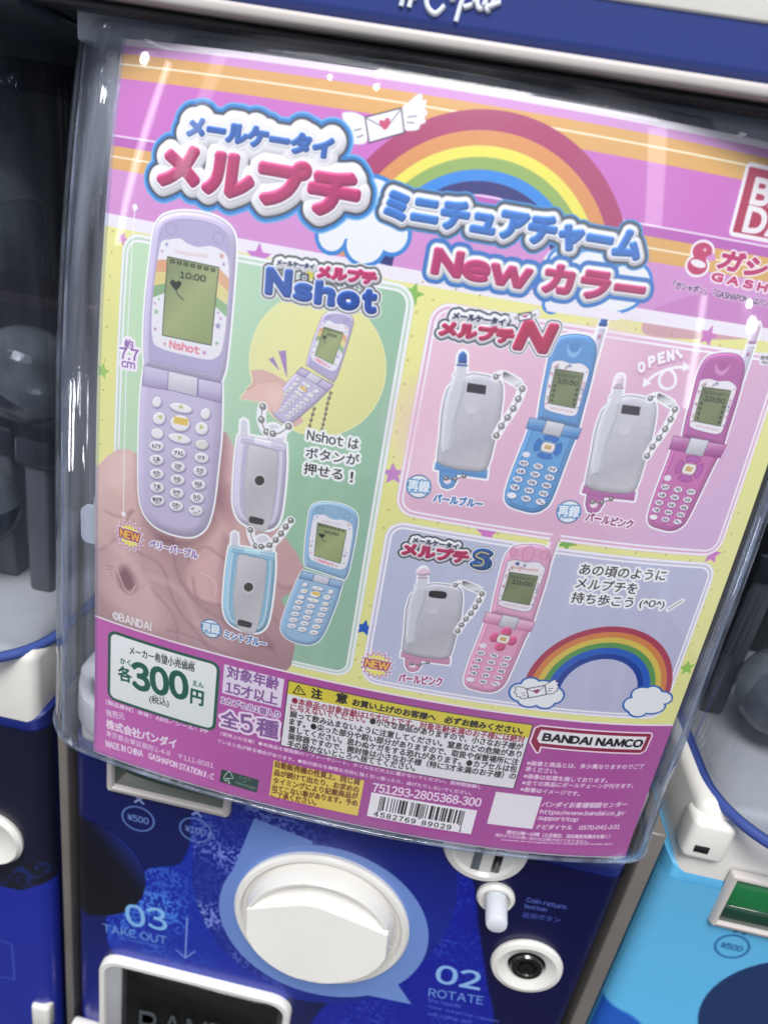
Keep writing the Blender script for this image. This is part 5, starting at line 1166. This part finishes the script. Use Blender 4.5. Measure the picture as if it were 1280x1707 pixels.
# moulded corner posts of the cover, refraction streaks painted into their colour
for nm, sl in (('corner_left', slice(1, 17)), ('corner_right', slice(-15, -1))):
    rows = []
    for v in np.linspace(-.50, .518, 24):
        rows.append(np.insert(section(v, .0005, -.380, .510, .118, .052, -.19)[sl], 1, v, axis=1))
    V = np.vstack(rows); n = len(rows[0]); F = [(j*n+i, j*n+i+1, (j+1)*n+i+1, (j+1)*n+i) for j in range(23) for i in range(n-1)]
    raw('moulded_corner', V, F, CASE, own, True, label='clear moulded corner of the cover with painted refraction streaks')
# header lettering
def letters3d(t, p0, p1, h, z, col, parent, name='header_lettering', label=None):
    gl = [g for g in layout(t)]; P = np.concatenate([q for g in gl for q in g]); a, b = P.min(0), P.max(0); bm = bmesh.new()
    bm2 = []
    V = []; F = []
    for g in gl:
        for q in g:
            c = [((x-a[0])/(b[0]-a[0])*(p1[0]-p0[0])+p0[0], p0[1]+(y-a[1])/(b[1]-a[1])*h+(p1[1]-p0[1])*(x-a[0])/(b[0]-a[0])) for x, y in q]
            n0 = len(V); V += [(x, y, z) for x, y in c]; V += [(x, y, z-.002) for x, y in c]; n = len(c); F.append(list(range(n0, n0+n))); F += [(n0+i, n0+(i+1) % n, n0+n+(i+1) % n, n0+n+i) for i in range(n)]
    return raw(name, V, F, col, parent, False, label=label)
TXT = plain('white_lettering', (222, 228, 240), .5)
def stroke(pts, r=.0026): return tube('header_lettering', [(-.046+(x+.046)*.70, v+.004, -.0592) for x, v in pts], r, TXT, hb, 8)
box('header_card', (.13, .597, -.066), (.56, .80, -.0575), WHITE, hb, .003, 2)
box('top_band', (-.43, .4985, -.160), (.53, .5465, -.118), plain('slate_band', (196, 206, 220), .5, vary=.3), own, .003, 2)
X0 = -.042
for p in ([(-.040, .562), (-.034, .592)], [(-.028, .562), (-.022, .592)], [(-.046, .571), (-.018, .571)], [(-.043, .583), (-.015, .583)],
          spline([(.022, .590), (.008, .592), (-.004, .580), (-.002, .566), (.012, .560), (.024, .568)], 5, False), [(.030, .574), (.038, .575)],
          spline([(.044, .556), (.050, .580), (.062, .586), (.066, .574), (.052, .569)], 5, False), spline([(.070, .600), (.070, .575), (.078, .570), (.084, .580), (.094, .584), (.090, .570), (.084, .572), (.092, .574), (.104, .578)], 5, False)):
    stroke(p)
# ---------------------------------------------------------------- front fittings of the main machine
fit = own
def frame_rect(name, lo, hi, w, z0, z1, r, mat, parent, label=None):
    """rounded rectangular bezel with a hollow"""
    def ring(x0, y0, x1, y1, rr, z): return [(x, y, z) for x, y in rrect(x0, y0, x1, y1, max(rr, .001), 6)]
    rs_ = [ring(lo[0], lo[1], hi[0], hi[1], r, z0), ring(lo[0]+.001, lo[1]+.001, hi[0]-.001, hi[1]-.001, r, z1-.003), ring(lo[0]+.004, lo[1]+.004, hi[0]-.004, hi[1]-.004, r-.003, z1),
          ring(lo[0]+w-.003, lo[1]+w-.003, hi[0]-w+.003, hi[1]-w+.003, r-w*.5, z1), ring(lo[0]+w, lo[1]+w, hi[0]-w, hi[1]-w, r-w*.6, z1-.004), ring(lo[0]+w, lo[1]+w, hi[0]-w, hi[1]-w, r-w*.6, z0-.02)]
    n = len(rs_[0]); V = [p for q in rs_ for p in q]; F = [(j*n+i, j*n+(i+1) % n, (j+1)*n+(i+1) % n, (j+1)*n+i) for j in range(len(rs_)-1) for i in range(n)]
    o = raw(name, V, F, mat, parent, True, label=label); o.data.set_sharp_from_angle(angle=math.radians(45)); return o
fr = frame_rect('display_frame', (-.388, -.668), (-.155, -.545), .014, ZB-.001, ZB+.012, .008, CREAM, own)
box('display_window', (-.378, -.66, ZB-.01), (-.165, -.55, ZB+.003), LCDG, fr, .002, 1)
# dial
dc = (.040, -.876); dr = .169
ring = lathe('dial_ring', [(dr, ZB), (dr+.001, ZB+.008), (dr-.004, ZB+.013), (dr-.012, ZB+.013), (dr-.016, ZB+.004), (dr-.017, ZB+.0018), (0, ZB+.0018)], dc, WHITE, own, 96)
n = 190; V = []; F = []; R_ = dr-.0225; ca_, sa_ = math.cos(math.radians(-6)), math.sin(math.radians(-6))
def sst(a, b, x): t = min(max((x-a)/(b-a), 0), 1); return t*t*(3-2*t)
def ramp(a, b, x): return min(max((x-a)/(b-a), 0), 1)
def knob_h(x, y):
    u, w_ = (x*ca_-y*sa_)/R_, (x*sa_+y*ca_)/R_; r = math.hypot(u, w_)
    ridge = .60-.34*max(0, abs(u+.08)-.10)**1.05
    low = .12-.70*math.sqrt(max(0, 1-(u/.93)**2)) if abs(u) < .93 else .12
    top = 1-sst(-.02, .13, w_-ridge)
    bot = 1-.92*ramp(0, .30, low-w_)
    end = 1-ramp(.90, .985, abs(u))
    plate = (.034+.022*ramp(0, 1.15, ridge-w_))*top*bot*end
    scoop = .004+.030*ramp(.62, .93, r)**1.6*(1 if w_ > .1 else 0)*ramp(.1, .4, w_)
    return (.012+max(plate, scoop))*(1-ramp(.965, 1.0, r)*.5)
for i in range(n+1):
    for j in range(n+1):
        # square grid wrapped to a disc
        a, b = 2*i/n-1, 2*j/n-1; x = a*math.sqrt(1-b*b/2); y = b*math.sqrt(1-a*a/2)
        V.append((dc[0]+x*R_, dc[1]+y*R_, ZB+knob_h(x*R_, y*R_)))
F = [(i*(n+1)+j, (i+1)*(n+1)+j, (i+1)*(n+1)+j+1, i*(n+1)+j+1) for i in range(n) for j in range(n)]
edge = [i*(n+1) for i in range(n+1)]+[n*(n+1)+j for j in range(1, n+1)]+[i*(n+1)+n for i in range(n-1, -1, -1)]+[j for j in range(n-1, 0, -1)]
n0 = len(V)
for e in edge: V.append((V[e][0], V[e][1], ZB-.01))
F += [(edge[(k+1) % len(edge)], edge[k], n0+k, n0+(k+1) % len(edge)) for k in range(len(edge))]
kn = raw('dial_knob', V, F, WHITE, own, True); kn.data.set_sharp_from_angle(angle=math.radians(28))
# coin slot, return button, key lock
cs = lathe('coin_slot_plate', [(.074, ZB), (.074, ZB+.006), (.070, ZB+.012), (.060, ZB+.013), (.055, ZB+.007), (.0, ZB+.007)], (.300, -.603), WHITE, own, 64)
box('coin_slot', (.283, -.655, ZB+.004), (.298, -.59, ZB+.0085), GREY, cs, .001, 1); box('coin_slot', (.318, -.652, ZB+.004), (.333, -.59, ZB+.0085), BLK, cs, .001, 1)
lathe('button_collar', [(.034, ZB), (.034, ZB+.006), (.030, ZB+.011), (.026, ZB+.011), (.0235, ZB+.002), (.0, ZB+.002)], (.342, -.715), WHITE, own, 48)
lathe('return_button', [(.0195, ZB), (.0190, ZB+.055), (.0175, ZB+.060), (.013, ZB+.062), (.0, ZB+.062)], (.342, -.712), MILK, own, 40)
kl = lathe('lock_plate', [(.066, ZB), (.067, ZB+.004), (.064, ZB+.010), (.055, ZB+.012), (.036, ZB+.004), (.033, ZB-.002)], (.434, -.868), WHITE, own, 64)
lathe('key_lock', [(.031, ZB-.003), (.031, ZB+.006), (.028, ZB+.010), (.020, ZB+.010), (.017, ZB+.004), (.0135, ZB+.004), (.0125, ZB+.010), (.006, ZB+.010), (.005, ZB+.006), (.0, ZB+.006)], (.434, -.868), BLK, kl, 48)
# take-out door
dfm = frame_rect('door_frame', (-.402, -1.56), (.014, -1.128), .016, ZB-.001, ZB+.016, .045, WHITE, own)
DK2 = plain('chute_inside', (74, 72, 74), .5, bump=(30, .3, .002), vary=.7)
box('door_recess', (-.39, -1.545, ZB-.015), (.002, -1.14, ZB+.002), DK2, dfm, .002, 1)
box('chute_wall', (-.388, -1.545, ZB+.001), (-.352, -1.142, ZB+.012), plain('chute_wall', (176, 178, 182), .4, vary=.3), dfm, .004, 2)
box('lower_bracket', (-.466, -1.44, ZB-.004), (-.404, -1.372, ZB+.020), WHITE, own, .008, 3)
box('lower_bracket', (-.565, -1.44, ZB-.02), (-.522, -1.36, ZB+.010), WHITE, left, .008, 3)
flap = box('door_flap', (-.345, -1.55, ZB+.005), (-.012, -1.155, ZB+.011), SMOKE, own, .003, 2)
EMB = plain('embossed_lettering', (70, 74, 80), .3)
letters3d('BANDAI', (-.31, -1.36), (-.04, -1.33), .085, ZB+.0135, EMB, flap, 'door_lettering', 'raised lettering on the dark flap')
# prints of the front as parts
pf = [o for o in own.children if o.name.startswith('front_panel')][0]
done = []
for name, label, out in PATCH_FRONT:
    out = out.copy(); out[:, 1] = np.clip(out[:, 1], 113, 998); out[:, 0] = np.clip(out[:, 0], 42, 990); lo, hi = out.min(0), out.max(0)
    L_ = 1+max([d[2] for d in done if (d[0] < hi).all() and (d[1] > lo).all()] or [0])
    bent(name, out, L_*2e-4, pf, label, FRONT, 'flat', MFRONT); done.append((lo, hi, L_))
# ---------------------------------------------------------------- fittings of the neighbours
fr2 = frame_rect('display_frame', (.698, -.655), (.935, -.532), .012, ZB-.001, ZB+.012, .006, CREAM, right)
box('display_window', (.706, -.648, ZB-.01), (.927, -.54, ZB+.003), LCDR, fr2, .002, 1)
box('display_shade', (.712, -.643, ZB+.0031), (.921, -.605, ZB+.006), LCDG, fr2, .001, 1)
br = box('tray_latch', (.606, -.520, -.16), (.676, -.438, -.108), WHITE, right, .012, 4)
box('latch_slot', (.620, -.500, -.112), (.644, -.486, -.1065), BLACKM, br, .001, 1)
lathe('lock_plate', [(.066, ZB), (.067, ZB+.006), (.060, ZB+.014), (.034, ZB+.004), (.0, ZB+.002)], (-.628, -.868), WHITE, left, 48)
# steel posts of the rack between the machines
for x, wd, lab in ((-.481, .009, 'thin steel rack post left of the dark blue machine'), (.570, .014, 'steel rack post between the dark blue and sky blue machines')):
    t = empty('rack_post', (x, -1.75, -.2), lab, 'rack post', 'steel posts of the rack')
    box('post', (x-wd, -1.75, -.30), (x+wd, -.50, -.127), STEEL, t, .004, 2)
    box('post_flange', (x-wd, -1.75, -.33), (x+wd, 1.2, -.302), STEEL, t, .003, 2)
# clear tubes added for thicker, brighter edges at the cover corners
for k, r in ((4, .0030), (11, .0018), (-5, .0030), (-12, .0016)):
    tube('corner_edge_tube', [np.insert(section(v, .0055, -.385, .506, .12, .06, -.20)[k], 1, v) for v in np.linspace(-.495, .515, 40)], r, EDGE, own, 8)
lip, _ = shell('tray_lip', [(-.4965, 0), (-.49, .003), (-.44, .003), (-.43, 0)], -.022, -.365, .485, .105, .07, -.45, WHITE, own, .02)
# dispensing drums and pillars seen inside the neighbouring chambers
PILL = plain('pale_pillar', (112, 110, 112), .45, vary=.3); DRUM = plain('dark_drum', (40, 40, 46), .4, coat=.4, vary=.4)
for mch, pts in ((left, ((-.63, -.25, -.33), (-.72, -.25, -.36))), (right, ((.70, -.22, -.40), (.86, -.26, -.38)))):
    for k, (x, v, z) in enumerate(pts):
        box('chamber_pillar', (x-.022, -.415, z-.03), (x+.022, v+.10, z+.02), PILL, mch, .008, 3)
        box('pillar_cap', (x-.034, v+.1005, z-.04), (x+.034, v+.155, z+.03), DRUM, mch, .008, 3)
box('inner_card', (-.84, .17, -.42), (-.545, .46, -.41), plain('black_card', (14, 15, 18), .6), left, .004, 2)
box('inner_shelf', (-.95, .13, -.60), (-.525, .15, -.34), plain('maroon_shelf', (70, 40, 46), .5), left, .004, 2)
box('inner_card', (.62, .02, -.44), (.98, .40, -.43), plain('black_card', (18, 17, 20), .6), right, .004, 2)
# capsules in the chambers
CAPG = clear('capsule_clear', (.7, .74, .74), .06, 1.45, (20, .2, .002, None), 1.3, ((.42, .46, .46), 40, (1, 1, 1), .12, .55)); CAPD = plain('capsule_base', (60, 66, 70), .35, coat=.5)
cols = [(70, 76, 74), (60, 60, 70), (52, 66, 76), (78, 60, 66)]
def capsule(x, v, z, r, mat, label, tilt=.4):
    t = empty('toy_capsule', (x, v-r, z), label, 'capsule', 'toy capsules inside the machines')
    for nm, a0, a1, m, rr in (('capsule_lid', -.06, math.pi/2, CAPG, r), ('capsule_bottom', -math.pi/2, -.06, mat, r*.97)):
        V = []; F = []; nn = 24; mm = 9
        for i in range(mm+1):
            a = a0+(a1-a0)*i/mm
            for k in range(nn):
                b = 2*math.pi*k/nn; p = Vector((rr*math.cos(a)*math.cos(b), rr*math.sin(a), rr*math.cos(a)*math.sin(b))); p.rotate(Matrix.Rotation(tilt, 3, 'Z')); V.append((x+p.x, v+p.y, z+p.z))
        F = [(i*nn+k, i*nn+(k+1) % nn, (i+1)*nn+(k+1) % nn, (i+1)*nn+k) for i in range(mm) for k in range(nn)]
        raw(nm, V, F, m, t)
rc_ = random.Random(3)
CM = [plain('capsule_base', c, .35, coat=.5) for c in cols]
capsule(-.66, .27, -.26, .085, CM[0], 'grey translucent capsule high at the left edge', .5)
capsule(-.63, .02, -.30, .085, CM[1], 'dark capsule below the grey one at the left edge', -.7)
capsule(-.75, -.25, -.3, .085, CM[2], 'capsule lying at the bottom of the left chamber', .2)
capsule(.78, -.30, -.32, .085, CM[1], 'dark capsule at the bottom of the right chamber', .9)
capsule(.92, -.26, -.25, .085, CM[2], 'dark capsule beside the first in the right chamber', -.3)
# milky clip behind the left edge of the sheet
clip = empty('hanging_clip', (-.385, -.09, -.06), 'milky white clip peeking out behind the left edge of the poster', 'clip')
bm = bmesh.new(); bmesh.ops.create_cube(bm, size=1)
lo, hi = (-.398, -.135, -.062), (-.350, -.075, -.056)
for v in bm.verts: v.co = Vector([(lo[i]+hi[i])/2+v.co[i]*(hi[i]-lo[i]) for i in range(3)])
bmesh.ops.bevel(bm, geom=[e for e in bm.edges if abs(e.verts[0].co.z-e.verts[1].co.z) > .003], offset=.012, segments=5, profile=.5, affect='EDGES'); bm.verts.index_update()
from_bm('clip_plate', bm, MILK, clip); tube('clip_wire', [(-.376, -.078, -.059), (-.379, -.062, -.059), (-.374, -.050, -.06), (-.364, -.046, -.06)], .0022, METAL, clip)
# back wall of the shop bay
bw = raw('back_wall', [(-4, -3.9, -1.4), (4, -3.9, -1.4), (4, 3.5, -1.4), (-4, 3.5, -1.4)], [(0, 1, 2, 3)], plain('shop_wall', (44, 46, 52), .8, vary=.3), None, False); bw['kind'] = 'structure'
fl = raw('floor', [(-8, -3.95, -1.4), (8, -3.95, -1.4), (8, -3.95, 12), (-8, -3.95, 12)], [(0, 3, 2, 1)], plain('shop_floor', (60, 60, 62), .5, vary=.3), None, False); fl['kind'] = 'structure'
# ---------------------------------------------------------------- small ceiling bulbs mirrored in the cover
def mirror_dir(x, y):
    q = unproject(np.array([[x, y]], float)); p = sheet(q, .006)[0]; e = 1e-4
    a = sheet(q+[e, 0])[0]-sheet(q)[0]; b = sheet(q+[0, e])[0]-sheet(q)[0]; nn = np.cross(a, b); nn /= np.linalg.norm(nn)
    d = p-CAM; d /= np.linalg.norm(d); return p, d-2*(d@nn)*nn
for (x, y), dist, pw_, r_ in (((553, 129), 2.2, .25, .015), ((1250, 540), 2.0, 1.2, .04), ((1245, 505), 2.0, .8, .02), ((629, 145), 2.2, .3, .018), ((1232, 215), 2.0, .4, .02), ((1240, 232), 2.0, .5, .02), ((203, 75), 2.0, .5, .02)):
    p, d = mirror_dir(x, y); spot_bulb(Vector(B(p+d*dist/K)[0]), pw_, r_)
for loc in ((-1.6, -.5, 1.9), (-1.8, -.9, 2.3), (-1.2, -.3, 2.2), (1.6, -.5, 2.1), (-1.5, -.35, .9)): spot_bulb(loc, 1.0, .03)  # unseen bulbs added at the sides for streaks on the cover corners
bpy.data.objects.remove(_to)
